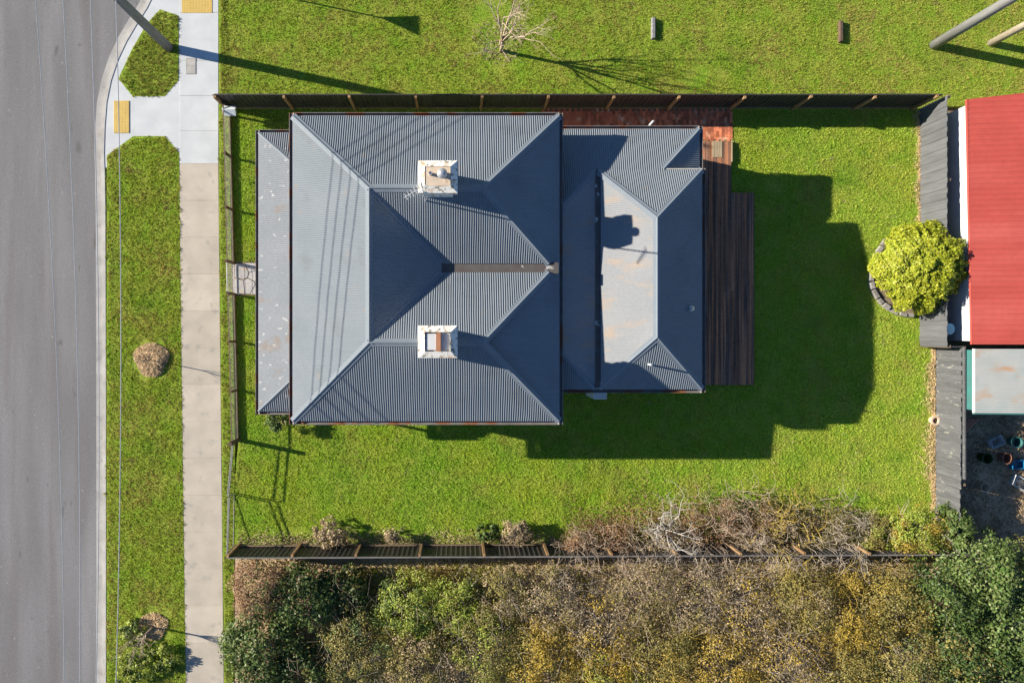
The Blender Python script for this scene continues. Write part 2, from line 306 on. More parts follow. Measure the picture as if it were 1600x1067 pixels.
# ------------------------------------------------------------------ house
X0, X1, Y0, Y1, ZE = -5.73, 3.43, -3.14, 7.33, 3.60
XR, YN, YS, XE, ZR = -2.94, 4.61, -0.42, 0.76, 4.80
G0, G1, XV, XG, ZG = 1.95, 2.25, -0.61, 3.06, 3.74
house = thing('house', (-1, 2, 0), 'pale weatherboard house under hipped grey corrugated iron roofs with two white chimneys', 'house')
def plane(pts3):
    a, b, c = [np.array(p, float) for p in pts3[:3]]; n = np.cross(b-a, c-a); return lambda x, y: a[2] - (n[0]*(x-a[0]) + n[1]*(y-a[1]))/n[2]
def corrugated(name, pts3, axis, m, parent=house, period=.076, amp=.0086, seg=8, trapezoid=False):
    """corrugated sheet over a convex plan polygon; waves vary along axis ('x' or 'y')"""
    zf = plane(pts3); u_i = 0 if axis == 'x' else 1; v_i = 1 - u_i
    poly = [(p[0], p[1]) for p in pts3]; us = [p[u_i] for p in poly]; lo, hi = min(us) + 1e-4, max(us) - 1e-4
    n = max(2, int(round((hi - lo) / period * seg))); V = []; Fc = []; NV = 6; pz = random.uniform(0, 6); amp = amp * (1.35 if axis == 'x' else 1.0)
    for k in range(n + 1):
        u = lo + (hi - lo) * k / n; cuts = []
        for i in range(len(poly)):
            p, q = poly[i], poly[(i+1) % len(poly)]
            if (p[u_i] - u) * (q[u_i] - u) <= 0 and abs(p[u_i] - q[u_i]) > 1e-9:
                t = (u - p[u_i]) / (q[u_i] - p[u_i]); cuts.append(p[v_i] + t * (q[v_i] - p[v_i]))
        v0, v1 = min(cuts), max(cuts)
        ph = math.cos(2*math.pi*u/period)
        off = amp * (max(-1, min(1, ph*3 - 1.2)) if trapezoid else ph)
        for j in range(NV):
            v = v0 + (v1 - v0) * j / (NV - 1); inner = 0 < j < NV - 1
            wob = .007 * math.sin(u*1.9 + v*1.3 + pz) * math.sin(u*.7 - v*2.3) + .005 * math.sin(u*5.1 + v*3.7 + pz) if inner and 3 < k < n - 3 else 0
            dz = .005 * math.sin(u*3.3 + v*1.1 + pz) * math.sin(v*2.9 - u*1.2) if inner and not trapezoid else 0
            xy = (u + wob, v) if axis == 'x' else (v, u + wob); V.append((xy[0], xy[1], zf(*xy) + off + dz))
    for k in range(n):
        for j in range(NV - 1):
            a_, b_ = k*NV + j, (k+1)*NV + j; Fc.append((a_, b_, b_+1, a_+1) if axis == 'x' else (a_, a_+1, b_+1, b_))
    mb = MB(); mb.v = V; mb.f = Fc; o = mb.build(name, m, parent, smooth=not trapezoid)
    return o
def strip(name, path, wd, m, parent=house, bulge=.03, lift=.022, roll=.03):
    """ridge / hip capping: two wings either side of a rolled top, laid along the line; wings drop with the given fall"""
    a, b = Vector(path[0]), Vector(path[1]); d = (b - a).normalized(); s_ = Vector((d.y, -d.x, 0)).normalized()
    fallL, fallR = path[2], path[3]
    mb = MB(); up = Vector((0, 0, 1)); ring = []
    for p in (a, b):
        row = [p - s_*wd + up*(lift - fallL*wd), p - s_*.035 + up*(lift - fallL*.035)]
        for k in range(5):
            t = math.pi * (1 - k/4); row.append(p + s_*math.cos(t)*roll + up*(lift + math.sin(t)*roll*.9))
        row += [p + s_*.035 + up*(lift - fallR*.035), p + s_*wd + up*(lift - fallR*wd)]
        ring.append(row)
    k = len(ring[0]); mb.add(ring[0] + ring[1], [(i, i+1, k+i+1, k+i) for i in range(k-1)])
    o = mb.build(name, m, parent); sm = o.modifiers.new('thick', 'SOLIDIFY'); sm.thickness = .006; sm.offset = -1
    return o
def gutter(a, b, out, m=None, parent=house, wd=.125, dp=.10):
    """open trough along the eave from a to b, `out` = outward unit vector (plan)"""
    a, b = Vector(a), Vector(b); o = Vector((*out, 0)); up = Vector((0, 0, 1)); t = .012
    prof = [(0,0),(0,-dp),(wd,-dp),(wd,.012),(wd-t*1.8,.012),(wd-t,-dp+t),(t,-dp+t),(t,0)]
    mb = MB(); k = len(prof)
    for p in (a, b): mb.v += [tuple(p + o*u + up*v) for u, v in prof]
    mb.f = [(i, (i+1) % k, k + (i+1) % k, k + i) for i in range(k)] + [tuple(range(k)), tuple(range(k, 2*k))[::-1]]
    g = mb.build('gutter', m or M['gutter'], parent)
    MB().bar(a - o*.02 - up*.08, b - o*.02 - up*.08, .03, .18).build('fascia', M['fascia'], parent)
    return g
rs = M['roof']
A3 = lambda x, y, z: (x, y, z)
corrugated('roof_sheet', [(X0,Y0,ZE),(XR,YS,ZR),(XR,YN,ZR),(X0,Y1,ZE)], 'y', rs)
corrugated('roof_sheet', [(X0,Y1,ZE),(XR,YN,ZR),(XE,YN,ZR),(X1,Y1,ZE)], 'x', rs)
corrugated('roof_sheet', [(XR,YN,ZR),(XV,G1,ZG),(XG,G1,ZG),(XE,YN,ZR)], 'x', rs)
corrugated('roof_sheet', [(XR,YN,ZR),(XR,YS,ZR),(XV,G0,ZG),(XV,G1,ZG)], 'y', rs, amp=.0042)
corrugated('roof_sheet', [(XR,YS,ZR),(XE,YS,ZR),(XG,G0,ZG),(XV,G0,ZG)], 'x', rs)
corrugated('roof_sheet', [(X0,Y0,ZE),(X1,Y0,ZE),(XE,YS,ZR),(XR,YS,ZR)], 'x', rs)
corrugated('roof_sheet', [(X1,Y1,ZE),(XE,YN,ZR),(XG,G1,ZG),(X1,G1,ZE)], 'y', rs, amp=.0045)
corrugated('roof_sheet', [(X1,Y0,ZE),(X1,G0,ZE),(XG,G0,ZG),(XE,YS,ZR)], 'y', rs, amp=.0045)
setp(MB().box(XV-.05, X1-.05, G0-.04, G1+.04, ZG-.06, ZG-.02).build('box_gutter', M['cap_rust'], house))
caps = [((X0,Y1,ZE),(XR,YN,ZR)),((X0,Y0,ZE),(XR,YS,ZR)),((X1,Y1,ZE),(XE,YN,ZR)),((X1,Y0,ZE),(XE,YS,ZR)),((XG,G1,ZG),(XE,YN,ZR)),((XG,G0,ZG),(XE,YS,ZR))]
for a, b in caps: strip('hip_cap', [a, b, .31, .31], .13, M['cap'])
strip('ridge_cap', [(XR,YN,ZR),(XE,YN,ZR),.44,.44], .13, M['cap']); strip('ridge_cap', [(XR,YS,ZR),(XE,YS,ZR),.44,.44], .13, M['cap']); strip('ridge_cap', [(XR,YS,ZR),(XR,YN,ZR),.44,.44], .13, M['cap'])
for a, b in (((XR,YN,ZR),(XV,G1,ZG)),((XR,YS,ZR),(XV,G0,ZG))): strip('valley', [a, b, -.3, -.3], .09, M['cap'], lift=.012, roll=.012)
for a, b, o in (((X0,Y0-.12,ZE-.03),(X0,Y1+.12,ZE-.03),(-1,0)),((X1,Y0-.12,ZE-.03),(X1,Y1+.12,ZE-.03),(1,0)),((X0,Y1,ZE-.03),(X1,Y1,ZE-.03),(0,1)),((X0,Y0,ZE-.03),(X1,Y0,ZE-.03),(0,-1))): gutter(a, b, o)
# walls, windows, doors of the main block
WM = (X0+.45, X1-.45, Y0+.45, Y1-.45)
mb = MB()
for k in range(20):
    z0 = .3 + k*.165; t = .012
    x0, x1, y0, y1 = WM; e = .018
    mb.hexa([(x0-e,y0-e,z0),(x1+e,y0-e,z0),(x1+e,y1+e,z0),(x0-e,y1+e,z0)], [(x0,y0,z0+.163),(x1,y0,z0+.163),(x1,y1,z0+.163),(x0,y1,z0+.163)])
mb.box(WM[0]+.02, WM[1]-.02, WM[2]+.02, WM[3]-.02, 0, .3)
mb.build('wall', M['board'], house)
def window(x, y, nx, ny, wd=1.0, z0=.9, z1=2.4):
    tx, ty = -ny, nx; mb = MB()
    def bx(m_, u0, u1, za, zb, d0, d1):
        c = [(x + tx*u + nx*d, y + ty*u + ny*d) for u, d in ((u0,d0),(u1,d0),(u1,d1),(u0,d1))]; return m_.prism(c, za, zb)
    for u0, u1, za, zb in ((-wd/2-.08,-wd/2,z0,z1),(wd/2,wd/2+.08,z0,z1),(-wd/2-.08,wd/2+.08,z1,z1+.1),(-wd/2-.08,wd/2+.08,z0-.08,z0),(-wd/2,wd/2,(z0+z1)/2-.03,(z0+z1)/2+.03)): bx(mb, u0, u1, za, zb, .0, .06)
    f = mb.build('window', M['trim'], house); bx(MB(), -wd/2, wd/2, z0, z1, .0, .025).build('pane', M['glass'], f)
for yy in (-1.2, 5.3): window(WM[0]-.02, yy, -1, 0)
for xx in (-3.5, .5): window(xx, WM[2]-.02, 0, -1); window(xx, WM[3]+.02, 0, 1)
d = MB().box(WM[0]-.07, WM[0]-.02, 1.6, 2.5, .3, 2.4).build('door', M['teal'], house); MB().box(WM[0]-.11, WM[0]-.07, 1.7, 1.75, 1.25, 1.35).build('handle', M['alu'], d)
# veranda across the front
VX, VN, VS, VZ = -7.2, 7.05, -2.93, 2.60; VT = -5.36; VTZ = VZ + .36*(VT-VX); q = (VT - VX)*.9
corrugated('veranda_roof_sheet', [(VX,VS,VZ),(VT,VS+q,VTZ),(VT,VN-q,VTZ),(VX,VN,VZ)], 'y', M['roof_ver'])
corrugated('veranda_roof_sheet', [(VX,VN,VZ),(VT,VN-q,VTZ),(VT,VN,VZ)], 'x', M['roof_ver']); corrugated('veranda_roof_sheet', [(VX,VS,VZ),(VT,VS,VZ),(VT,VS+q,VTZ)], 'x', M['roof_ver'])
strip('hip_cap', [(VX,VN,VZ),(VT,VN-q,VTZ),.25,.25], .05, M['cap'], lift=.012, roll=.016); strip('hip_cap', [(VX,VS,VZ),(VT,VS+q,VTZ),.25,.25], .05, M['cap'], lift=.012, roll=.016)
gutter((VX,VS-.11,VZ-.03),(VX,VN+.11,VZ-.03),(-1,0), wd=.11); gutter((VX,VN,VZ-.03),(VT,VN,VZ-.03),(0,1), wd=.11); gutter((VX,VS,VZ-.03),(VT,VS,VZ-.03),(0,-1), wd=.11)
for yy in (VS+.15, VS+2.1, 1.1, 3.0, VN-2.1, VN-.15): MB().box(VX+.08, VX+.18, yy-.05, yy+.05, .2, VZ-.02).build('veranda_post', M['trim'], house)
MB().box(VX+.05, WM[0]-.03, VS+.08, VN-.08, 0, .22).build('veranda_floor', M['deck'], house)
# rear wing
AE, AS, AN, AZ = 8.57, -2.11, 7.21, 2.92; RX, RN, RS, RZ = 6.69, 3.79, -.26, 3.93; GX = 4.97; GZ = 3.0
rr = M['roof']
corrugated('roof_sheet', [(GX,AS+.1,GZ),(RX,RS,RZ),(RX,RN,RZ),(GX,5.55,GZ)], 'y', M['roof_rust'])
corrugated('roof_sheet', [(AE,AS,AZ),(AE,5.65,AZ),(RX,RN,RZ),(RX,RS,RZ)], 'y', rr)
corrugated('roof_sheet', [(GX-.1,AS,AZ),(AE,AS,AZ),(RX,RS,RZ)], 'x', rr)
corrugated('roof_sheet', [(RX,RN,RZ),(GX-.12,5.65,2.93),(AE,5.65,2.93)], 'x', rr)
corrugated('roof_sheet', [(3.0,5.65,2.93),(3.0,AN,2.47),(8.64,AN,2.47),(7.20,5.65,2.93)], 'x', rr)
corrugated('roof_sheet', [(8.64,AN,2.47),(8.64,5.70,2.47),(7.20,5.66,2.93)], 'y', rr)
LZ = 3.0 + .27*1.8
corrugated('roof_sheet', [(4.79,-1.93,2.96),(4.79,5.55,2.96),(3.0,3.75,LZ),(3.0,-.25,LZ)], 'y', M['roof_rust'])
corrugated('roof_sheet', [(4.84,5.65,2.93),(3.0,5.65,2.93),(3.0,3.75,LZ)], 'x', rr)
corrugated('roof_sheet', [(4.79,AS,AZ),(3.0,AS,AZ),(3.0,-.25,LZ)], 'x', rr)
MB().box(4.76, 5.0, AS+.06, 5.6, 2.9, 2.965).build('box_gutter', M['cap_rust'], house)
for a, b in (((GX-.1,5.6,2.95),(RX,RN,RZ)),((AE,5.65,AZ),(RX,RN,RZ)),((GX-.05,AS+.05,2.92),(RX,RS,RZ)),((AE,AS,AZ),(RX,RS,RZ))): strip('hip_cap', [a, b, .3, .3], .13, M['cap'])
strip('hip_cap', [(8.64,AN,2.47),(7.2,5.66,2.93),.25,.25], .12, M['cap'])
strip('ridge_cap', [(RX,RS,RZ),(RX,RN,RZ),.5,.5], .13, M['cap'])
for a, b in (((4.82,5.6,2.94),(3.2,3.95,LZ-.06)),((4.79,AS+.03,2.92),(3.2,-.45,LZ-.06))): strip('hip_cap', [a, b, .15, .15], .09, M['cap'], lift=.016, roll=.018)
gutter((AE,AS-.11,AZ-.03),(AE,5.70,AZ-.03),(1,0)); gutter((3.5,AS,AZ-.03),(AE,AS,AZ-.03),(0,-1)); gutter((3.5,AN,2.44),(8.64,AN,2.44),(0,1)); gutter((8.64,5.70,2.44),(8.64,AN+.11,2.44),(1,0))
MB().bar((7.2,5.67,2.86),(AE,5.67,2.86),.03,.16).build('fascia', M['fascia'], house)
mb = MB(); x0, x1, y0, y1 = X1-.45, AE-.25, AS+.2, 5.45; e = .018
for k in range(15):
    z0 = .3 + k*.165
    mb.hexa([(x0,y0-e,z0),(x1+e,y0-e,z0),(x1+e,y1+e,z0),(x0,y1+e,z0)], [(x0,y0,z0+.163),(x1,y0,z0+.163),(x1,y1,z0+.163),(x0,y1,z0+.163)])
for k in range(12):
    z0 = .3 + k*.165
    mb.hexa([(x0,5.46,z0),(8.35+e,5.46,z0),(8.35+e,6.95+e,z0),(x0,6.95+e,z0)], [(x0,5.46,z0+.163),(8.35,5.46,z0+.163),(8.35,6.95,z0+.163),(x0,6.95,z0+.163)])
mb.box(x0, x1-.02, y0+.02, y1, 0, .3); mb.box(x0, 8.33, 5.46, 6.93, 0, .3)
mb.build('wall', M['board'], house)
window(x1+.02, 3.6, 1, 0); window(x1+.02, -.6, 1, 0); window(6.6, y0-.02, 0, -1); window(5.0, 6.97, 0, 1, .8, 1.2, 2.1)
d = MB().box(x1+.02, x1+.07, 1.2, 2.1, .3, 2.35).build('door', M['trim'], house); MB().box(x1+.07, x1+.11, 1.3, 1.35, 1.25, 1.35).build('handle', M['alu'], d)
# roof penetrations
x, y = WX(1079, 3.2), WY(482, 3.2)
v = MB().lathe((x, y, 3.12), [(.05,0),(.05,.16),(.1,.2),(.1,.22),(.02,.3)], 12).build('roof_vent', M['flue'], house)
x, y = WX(1018, 3.8), WY(570, 3.8)
MB().tube([(x, y, 3.25), (x, y, 3.92), (x-.09, y+.02, 3.97)], .035, 8).build('vent_pipe', M['white_wall'], house)
x, y = WX(1017, 2.5), WY(198, 2.5); MB().tube([(x, y, 2.2), (x, y+.1, 2.35), (x+.06, y+.17, 2.62)], .035, 8).build('vent_pipe', M['white_wall'], house)
x, y = 3.62, 7.52
# chimneys
def chimney(cx, cy, kind, zt):
    b = MB().box(cx-.45, cx+.45, cy-.38, cy+.38, 4.0, zt-.3).build('chimney', M['render'], house)
    hx, hy = .61, .50
    ox, oy = .40, .30; zo = zt; zi = zt + .22
    mb = MB(); fr = [(-1,-1),(1,-1),(1,1),(-1,1)]
    rings = [[(cx+sx*hx, cy+sy*hy, zt-.28) for sx, sy in fr], [(cx+sx*hx, cy+sy*hy, zt-.03) for sx, sy in fr], [(cx+sx*ox, cy+sy*oy, zt+.075) for sx, sy in fr], [(cx+sx*ox, cy+sy*oy, zt-.05) for sx, sy in fr]]
    V = sum(rings, []); Fc = [tuple((0,3,2,1))]
    for k in range(3): Fc += [(4*k+i, 4*k+(i+1)%4, 4*k+4+(i+1)%4, 4*k+4+i) for i in range(4)]
    Fc.append((12,13,14,15)); mb.add(V, Fc); mb.build('cap', M['render'], b)
    MB().box(cx-.54, cx+.54, cy-.45, cy+.45, zt-.42, zt-.275).build('corbel', M['render'], b)
    if kind == 1:
        MB().box(cx-.39, cx+.39, cy-.29, cy+.29, zt-.06, zt+.06).build('mortar_bed', M['mortar_top'], b)
        MB().lathe((cx+.14, cy+.04, zt+.05), [(.10,0),(.10,.14),(.16,.16),(.16,.22),(.12,.28),(.04,.31)], 16).build('flue_cowl', M['flue'], b)
        MB().lathe((cx-.22, cy+.06, zt+.05), [(.055,0),(.055,.2),(.03,.2),(.03,.1)], 12).build('flue_pipe', M['flue'], b)
    else:
        MB().box(cx-.36, cx-.05, cy-.25, cy+.25, zt-.06, zt+.04).build('flue_lid', M['white_wall'], b)
        MB().box(cx-.04, cx+.09, cy-.28, cy+.28, zt-.06, zt+.09).build('flue_divider', M['redbrick'], b)
        MB().box(cx+.10, cx+.38, cy-.25, cy+.25, zt-.06, zt-.035).build('flue_floor', M['white_wall'], b)
chimney(WX(684, 6.0), WY(276, 6.0), 1, 6.0); chimney(WX(684, 6.0), WY(534, 6.0), 2, 6.0)
# television aerial strapped to the north chimney
mx, my = WX(665, 4.7), WY(313, 4.7)
an = thing('tv_antenna', (mx, my, 4.55), 'white television aerial on a mast strapped beside the chimney with steel flue', 'antenna')
MB().tube([(mx, my, 4.5), (mx, my, 7.4)], .024, 8).build('mast', M['alu'], an)
ba = Vector((mx, my, 6.75)); bd = Vector((-.86, -.5, 0)); pd = Vector((-.35, .94, 0)); pd = Vector((.5, -.86, 0))
bo = MB().tube([ba - bd*.15, ba + bd*.62], .012, 6).build('boom', M['alu'], an)
for k in range(7): c = ba + bd*(-.1 + k*.11); MB().tube([c - pd*(.16 - .01*k), c + pd*(.16 - .01*k)], .009, 5).build('element', M['alu'], bo)
MB().box(mx-.03, mx+.05, my-.02, my+.25, 5.55, 5.6).build('bracket', M['flue'], an)
# hot water unit on the rear wing wall
x, y = WX(938, 1.55), WY(617, 1.55)
t = thing('water_heater', (x, y, 0), 'pale blue box water heater against the shaded side wall of the house', 'water heater')
MB().box(x-.26, x+.26, -2.6, -1.9, .0, .1).build('base', M['concrete_kerb'], t)
cs = MB().box(x-.25, x+.25, -2.6, -1.87, .1, 1.55).build('casing', M['heater'], t, bevel=.02); MB().box(x-.2, x+.2, -2.615, -2.601, .5, 1.1).build('panel', M['alu'], cs); MB().tube([(x+.3,-2.05,.05),(x+.3,-2.05,1.4),(x+.24,-2.05,1.4)], .02, 6).build('pipe', M['pipe'], t)

# ------------------------------------------------------------------ deck and brick path
dk = thing('deck', (10, 2, 0), 'dark stained timber deck with worn reddish boards behind the house', 'deck')
DZ = .14
MB().box(8.32, 11.62, -2.12, 5.33, .0, .1).build('frame', M['darkpost'], dk)
MB().box(8.38, 10.62, 5.40, 7.28, .0, .1).build('frame', M['darkpost'], dk)
bw = .094; n = int((11.70 - 8.31) / (bw + .006))
for i in range(n):
    x0 = 8.31 + i*(bw+.006); top = 7.43 if x0 < 10.62 else 5.39
    a = -2.18
    if x0 + bw < 8.36: top = 5.39
    cuts = [a, random.uniform(.4, 2.6), top]
    for ya, yb in zip(cuts[:-1], cuts[1:]):
        dz = random.uniform(-.003, .003)
        MB().box(x0, x0+bw-.003, ya+.004, yb-.004, .101, DZ+dz).build('board', M['deck'], dk)
MB().box(10.705, 10.75, 6.6, 7.43, 0, DZ+.02).build('edge_board', M['deck_bare'], dk)
for i in range(4): MB().box(9.95+i*.1, 10.043+i*.1, 6.78, 7.42, DZ+.006, DZ+.016).build('sunlit_board', M['deck_bare'], dk)  # bare boards laid on top; their pale tone also paints the sunlit patch
bp = structure('brick_path', MB().box(WX(846), WX(1143), WY(222), 8.76, -.01, .008), M['soil'])
bl, bwid = .226, .108
proto = {}
bm_ = MB().box(-bwid/2+.003, bwid/2-.003, -bl/2+.003, bl/2-.003, 0, .028).mesh('brick', M['paver'])
bricks = []
x = WX(846) + bwid/2; col = 0
while x < WX(1143):
    y = 8.74 - bl/2 - (col % 2) * bl/2
    while y > WY(222):
        if y > 7.35 or x > 8.8: bricks.append((x, y))
        y -= bl
    x += bwid; col += 1
bricks.sort(key=lambda p: (-(p[0] > 8.8), -p[0]))
for (x, y) in bricks[:300]:
    o = link_mesh('brick', bm_, bp, (x, y, .004 + random.uniform(0, .006))); o.rotation_euler.z = random.uniform(-.02, .02)
mb = MB()
for (x, y) in bricks[300:]: mb.box(x-bwid/2+.004, x+bwid/2-.004, y-bl/2+.004, y+bl/2-.004, .006, .034 + random.uniform(0, .006))
if mb.v: setp(mb.build('brick', M['paver'], bp), kind='stuff')

# ------------------------------------------------------------------ boundary fences
def sheet_mesh(pitch, h, name, face):
    """one pan of ribbed fence steel, standing rib on its edge; runs along +x, face = +1/-1 side the rib stands on"""
    d = .024*face; prof = [(0,0),(pitch-.04,0),(pitch-.032,d),(pitch-.012,d),(pitch-.004,0),(pitch,0)]
    V = []; 
    for u, v in prof: V += [(u, v, 0), (u, v, h)]
    F_ = [(2*i, 2*i+2, 2*i+3, 2*i+1) for i in range(len(prof)-1)]
    k = len(V); V += [(0,-.006*face,0),(0,-.006*face,h),(pitch,-.006*face,0),(pitch,-.006*face,h)]
    F_ += [(k,k+1,k+3,k+2),(0,1,k+1,k),(k+2,k+3,2*5+1,2*5),(1,3,5,7,9,11,k+3,k+1)]
    mb = MB(); mb.v = V; mb.f = F_; return mb.mesh(name, M['steel_dark'])
def steel_fence(a, b, h, face, posts, label, pitch=.19, capm='steel_rib'):
    a = Vector((*a, 0)); b = Vector((*b, 0)); d = (b-a); L_ = d.length; d.normalize(); nrm = Vector((-d.y, d.x, 0))*face; ang = math.atan2(d.y, d.x)
    t = thing('steel_fence', a, label, 'fence')
    n = int(L_/pitch); me = sheet_mesh(L_/n, h-.1, 'panel', face)
    for i in range(n):
        p = a + d*(L_*i/n); p.z = .08 + random.uniform(-.004, .004); o = link_mesh('panel', me, t, p); o.rotation_euler.z = ang
    for s_ in posts:
        p = a + d*s_ + nrm*.075; hh = h + random.uniform(-.04, .03); lean = Vector((random.uniform(-.02,.02), random.uniform(-.015,.015), 0))
        MB().bar(p, p + lean + Vector((0,0,hh)), .1, .09, up=d).build('post', M['post'], t)
    cuts = [0] + list(posts) + [L_]
    for u0, u1 in zip(cuts[:-1], cuts[1:]):
        if u1 - u0 < .2: continue
        sag = random.uniform(-.012, .012)
        MB().bar(a + d*(u0+.052) + nrm*.045 + Vector((0,0,.1)), a + d*(u1-.052) + nrm*.045 + Vector((0,0,.1)), .035, .14).build('bottom_rail', M['rail'], t)
        MB().bar(a + d*u0 + Vector((0,0,h-.03+sag)), a + d*u1 + Vector((0,0,h-.03-sag*.5)), .045, .05).build('top_cap', M[capm], t)
    return t
NF0, NF1 = (WX(352), 8.79), (WX(1432), 8.79)
steel_fence(NF0, NF1, 1.5, -1, [WX(p) - NF0[0] for p in (356,458,555,653,751,850,947,1043,1140,1237,1333,1424)], 'dark ribbed steel fence with tan timber posts beside the brick path', capm='steel_dark')
SF0, SF1 = (WX(369), WY(853)), (WX(1478), WY(848))
steel_fence(SF0, SF1, 1.45, 1, [WX(p) - SF0[0] for p in (374,470,564,659,754,849,944,1039,1134,1229,1324,1419)], 'dark ribbed steel fence with timber posts behind the dried garden bed', pitch=.185)
def paling_fence(a, b, h, label, wd, m, nrm, ragged=0.0, name='paling_fence', lean=0.0, skip=()):
    a = Vector((*a, 0)); b = Vector((*b, 0)); d = b - a; L_ = d.length; d.normalize(); nrm = Vector((*nrm, 0)); ang = math.atan2(d.y, d.x)
    t = thing(name, a, label, 'fence'); n = int(L_/wd); w_ = L_/n
    me = MB().box(-.006, w_+.004, -.009, .009, 0, h).mesh('paling', m)
    for i in range(n):
        p = a + d*(w_*i) + Vector((0,0,random.uniform(-.02,.0) if not ragged else random.uniform(-ragged,.0)))
        p += nrm * ((.021 if i % 2 else 0) + random.uniform(-.0005, .0005))
        o = link_mesh('paling', me, t, p); o.rotation_euler = (lean*(i/n), random.uniform(-ragged,ragged)*.25, ang)
    for z in (.3, h-.35): MB().bar(a - nrm*.05 + Vector((0,0,z)), b - nrm*.05 + Vector((0,0,z)), .05, .08).build('rail', M['rail'], t)
    k = int(L_/2.4)
    for i in range(k+1): p = a + d*(L_*i/k) - nrm*.11; MB().bar(p, p + Vector((0,0,h-.05)), .1, .1, up=d).build('post', M['rail'], t)
    return t
paling_fence((18.24, 8.74), (18.24, WY(540)), 1.52, 'clean grey timber paling fence behind the round golden shrub', .19, M['paling'], (-1, 0))
pf = paling_fence((18.87, WY(541)-.02), (18.84, -8.4), 1.44, 'old weathered grey paling fence with ragged boards beside the clay pipe', .17, M['paling_old'], (-1, 0), ragged=.05, name='paling_fence', lean=.04)
MB().bar((18.87, WY(541), 1.5), (18.9, -5.6, 1.47), .05, .11).build('top_board', M['paling_old'], pf)
MB().box(18.25, 18.86, WY(541)+.005, WY(541)+.03, 0, 1.46).build('return_panel', M['paling_old'], pf)

# front fence: short posts, plinth boards, top rail, wire mesh, gate, pipe section
FB = [(360,172),(362,247),(364,329),(366,411),(367,460),(369,533),(371,609),(373,687)]
ff = thing('front_fence', (*W(366,411)[:2], 0), 'low wire mesh front fence with brown posts and plinth boards facing the footpath', 'fence')
pts = [Vector(W(*p)) for p in FB]; FH = .86
for i, p in enumerate(pts[:-1]): MB().bar(p, p + Vector((random.uniform(-.02,.02), 0, FH + (.12 if i in (3,4) else 0))), .09, .09, up=(0,1,0)).build('post', M['darkpost'], ff)
for i in range(len(pts)-1):
    a, b = pts[i], pts[i+1]
    if i == 3: continue
    d = (b-a).normalized(); a2, b2 = a + d*.05, b - d*.05
    MB().bar(a2 + Vector((0,0,.07)), b2 + Vector((0,0,.07)), .03, .14).build('plinth_board', M['rail'], ff)
    MB().bar(a2 + Vector((0,0,FH-.03)), b2 + Vector((0,0,FH-.03)), .032, .045).build('top_rail', M['rail'], ff)
    mb = MB(); L_ = (b2-a2).length
    for k in range(5): z = .22 + k*.13; mb.tube([a2 + Vector((0,0,z)), b2 + Vector((0,0,z))], .0022, 3)
    for k in range(int(L_/.12)): q_ = a2 + d*(.06 + k*.12); mb.tube([q_ + Vector((0,0,.14)), q_ + Vector((0,0,FH-.05))], .0022, 3)
    mb.build('wire_mesh', M['pipe'], ff)
gt = thing('garden_gate', (*((pts[3]+pts[4])/2)[:2], 0), 'small pale wire garden gate between two posts at the paved path', 'gate')
a, b = pts[3] + Vector((0,-.08,0)), pts[4] + Vector((0,.08,0)); mb = MB().tube([a+Vector((0,0,.08)), a+Vector((0,0,.9)), b+Vector((0,0,.9)), b+Vector((0,0,.08)), a+Vector((0,0,.08))], .018, 6); mb.build('gate_frame', M['alu'], gt)
mb = MB(); d = (b-a)
for k in range(1, 12): mb.tube([a+d*k/12+Vector((0,0,.08)), a+d*k/12+Vector((0,0,.9))], .004, 4)
for k in range(1, 7): mb.tube([a+Vector((0,0,.08+k*.117)), b+Vector((0,0,.08+k*.117))], .004, 4)
mb.build('gate_mesh', M['alu'], gt); MB().box(a.x-.03, a.x+.03, b.y-.06, b.y+.02, .55, .6).build('latch', M['pipe'], gt)
pf2 = thing('pipe_fence', W(373,687), 'thin galvanised pipe rail fence with a thick timber strainer post', 'fence')
p0, p1, p2 = Vector(W(373,687)), Vector(W(366,771)), Vector(W(368,851))
MB().tube([p0, p0 + Vector((0,0,1.06))], [.095,.085], 10).build('strainer_post', M['darkpost'], pf2)
MB().tube([p1 + Vector((0,.04,0)), p1 + Vector((0,.04,.72)), p1 + Vector((0,.1,.8)), p0 + Vector((0,-.05,.8))], .021, 6).build('rail_frame', M['pipe'], pf2)
MB().tube([p1 + Vector((0,.04,.64)), p0 + Vector((0,-.05,.66))], .02, 6).build('rail', M['pipe'], pf2)
MB().tube([p1 + Vector((0,-.04,0)), p1 + Vector((0,-.04,.57))], .02, 6).build('post', M['pipe'], pf2)
MB().tube([p1 + Vector((0,-.04,.57)), p2 + Vector((0,0,.9))], .02, 6).build('rail', M['pipe'], pf2); MB().tube([p1 + Vector((0,-.0,.70)), p2 + Vector((0,0,1.0))], .022, 6).build('rail', M['pipe'], pf2)
MB().tube([p1 + Vector((0,-.06,.02)), p2 + Vector((0,.05,.27))], .016, 6).build('rail', M['pipe'], pf2)
MB().tube([p2, p2 + Vector((0,0,1.05))], .03, 6).build('post', M['pipe'], pf2)
# letterbox
lp = Vector(W(368, 182)); lb = thing('letterbox', lp, 'small pale blue gabled letterbox on a dark post at the fence corner', 'letterbox')
MB().bar(lp, lp + Vector((0,0,.55)), .08, .08, up=(0,1,0)).build('post', M['darkpost'], lb)
x, y = lp.x, lp.y
lbx = MB().box(x-.2, x+.2, y-.15, y+.15, .55, .72).build('box', M['letterbox'], lb)
MB().add([(x-.25,y-.2,.70),(x+.25,y-.2,.70),(x+.25,y+.2,.70),(x-.25,y+.2,.70),(x-.25,y,.86),(x+.25,y,.86)], [(0,1,5,4),(2,3,4,5),(0,4,3),(1,2,5),(0,3,2,1)]).build('roof', M['letterbox'], lb)
MB().box(x-.206, x-.2, y-.1, y+.1, .63, .66).build('slot', M['slot_dark'], lbx)  # near-black strip paints the shade inside the letterbox slot
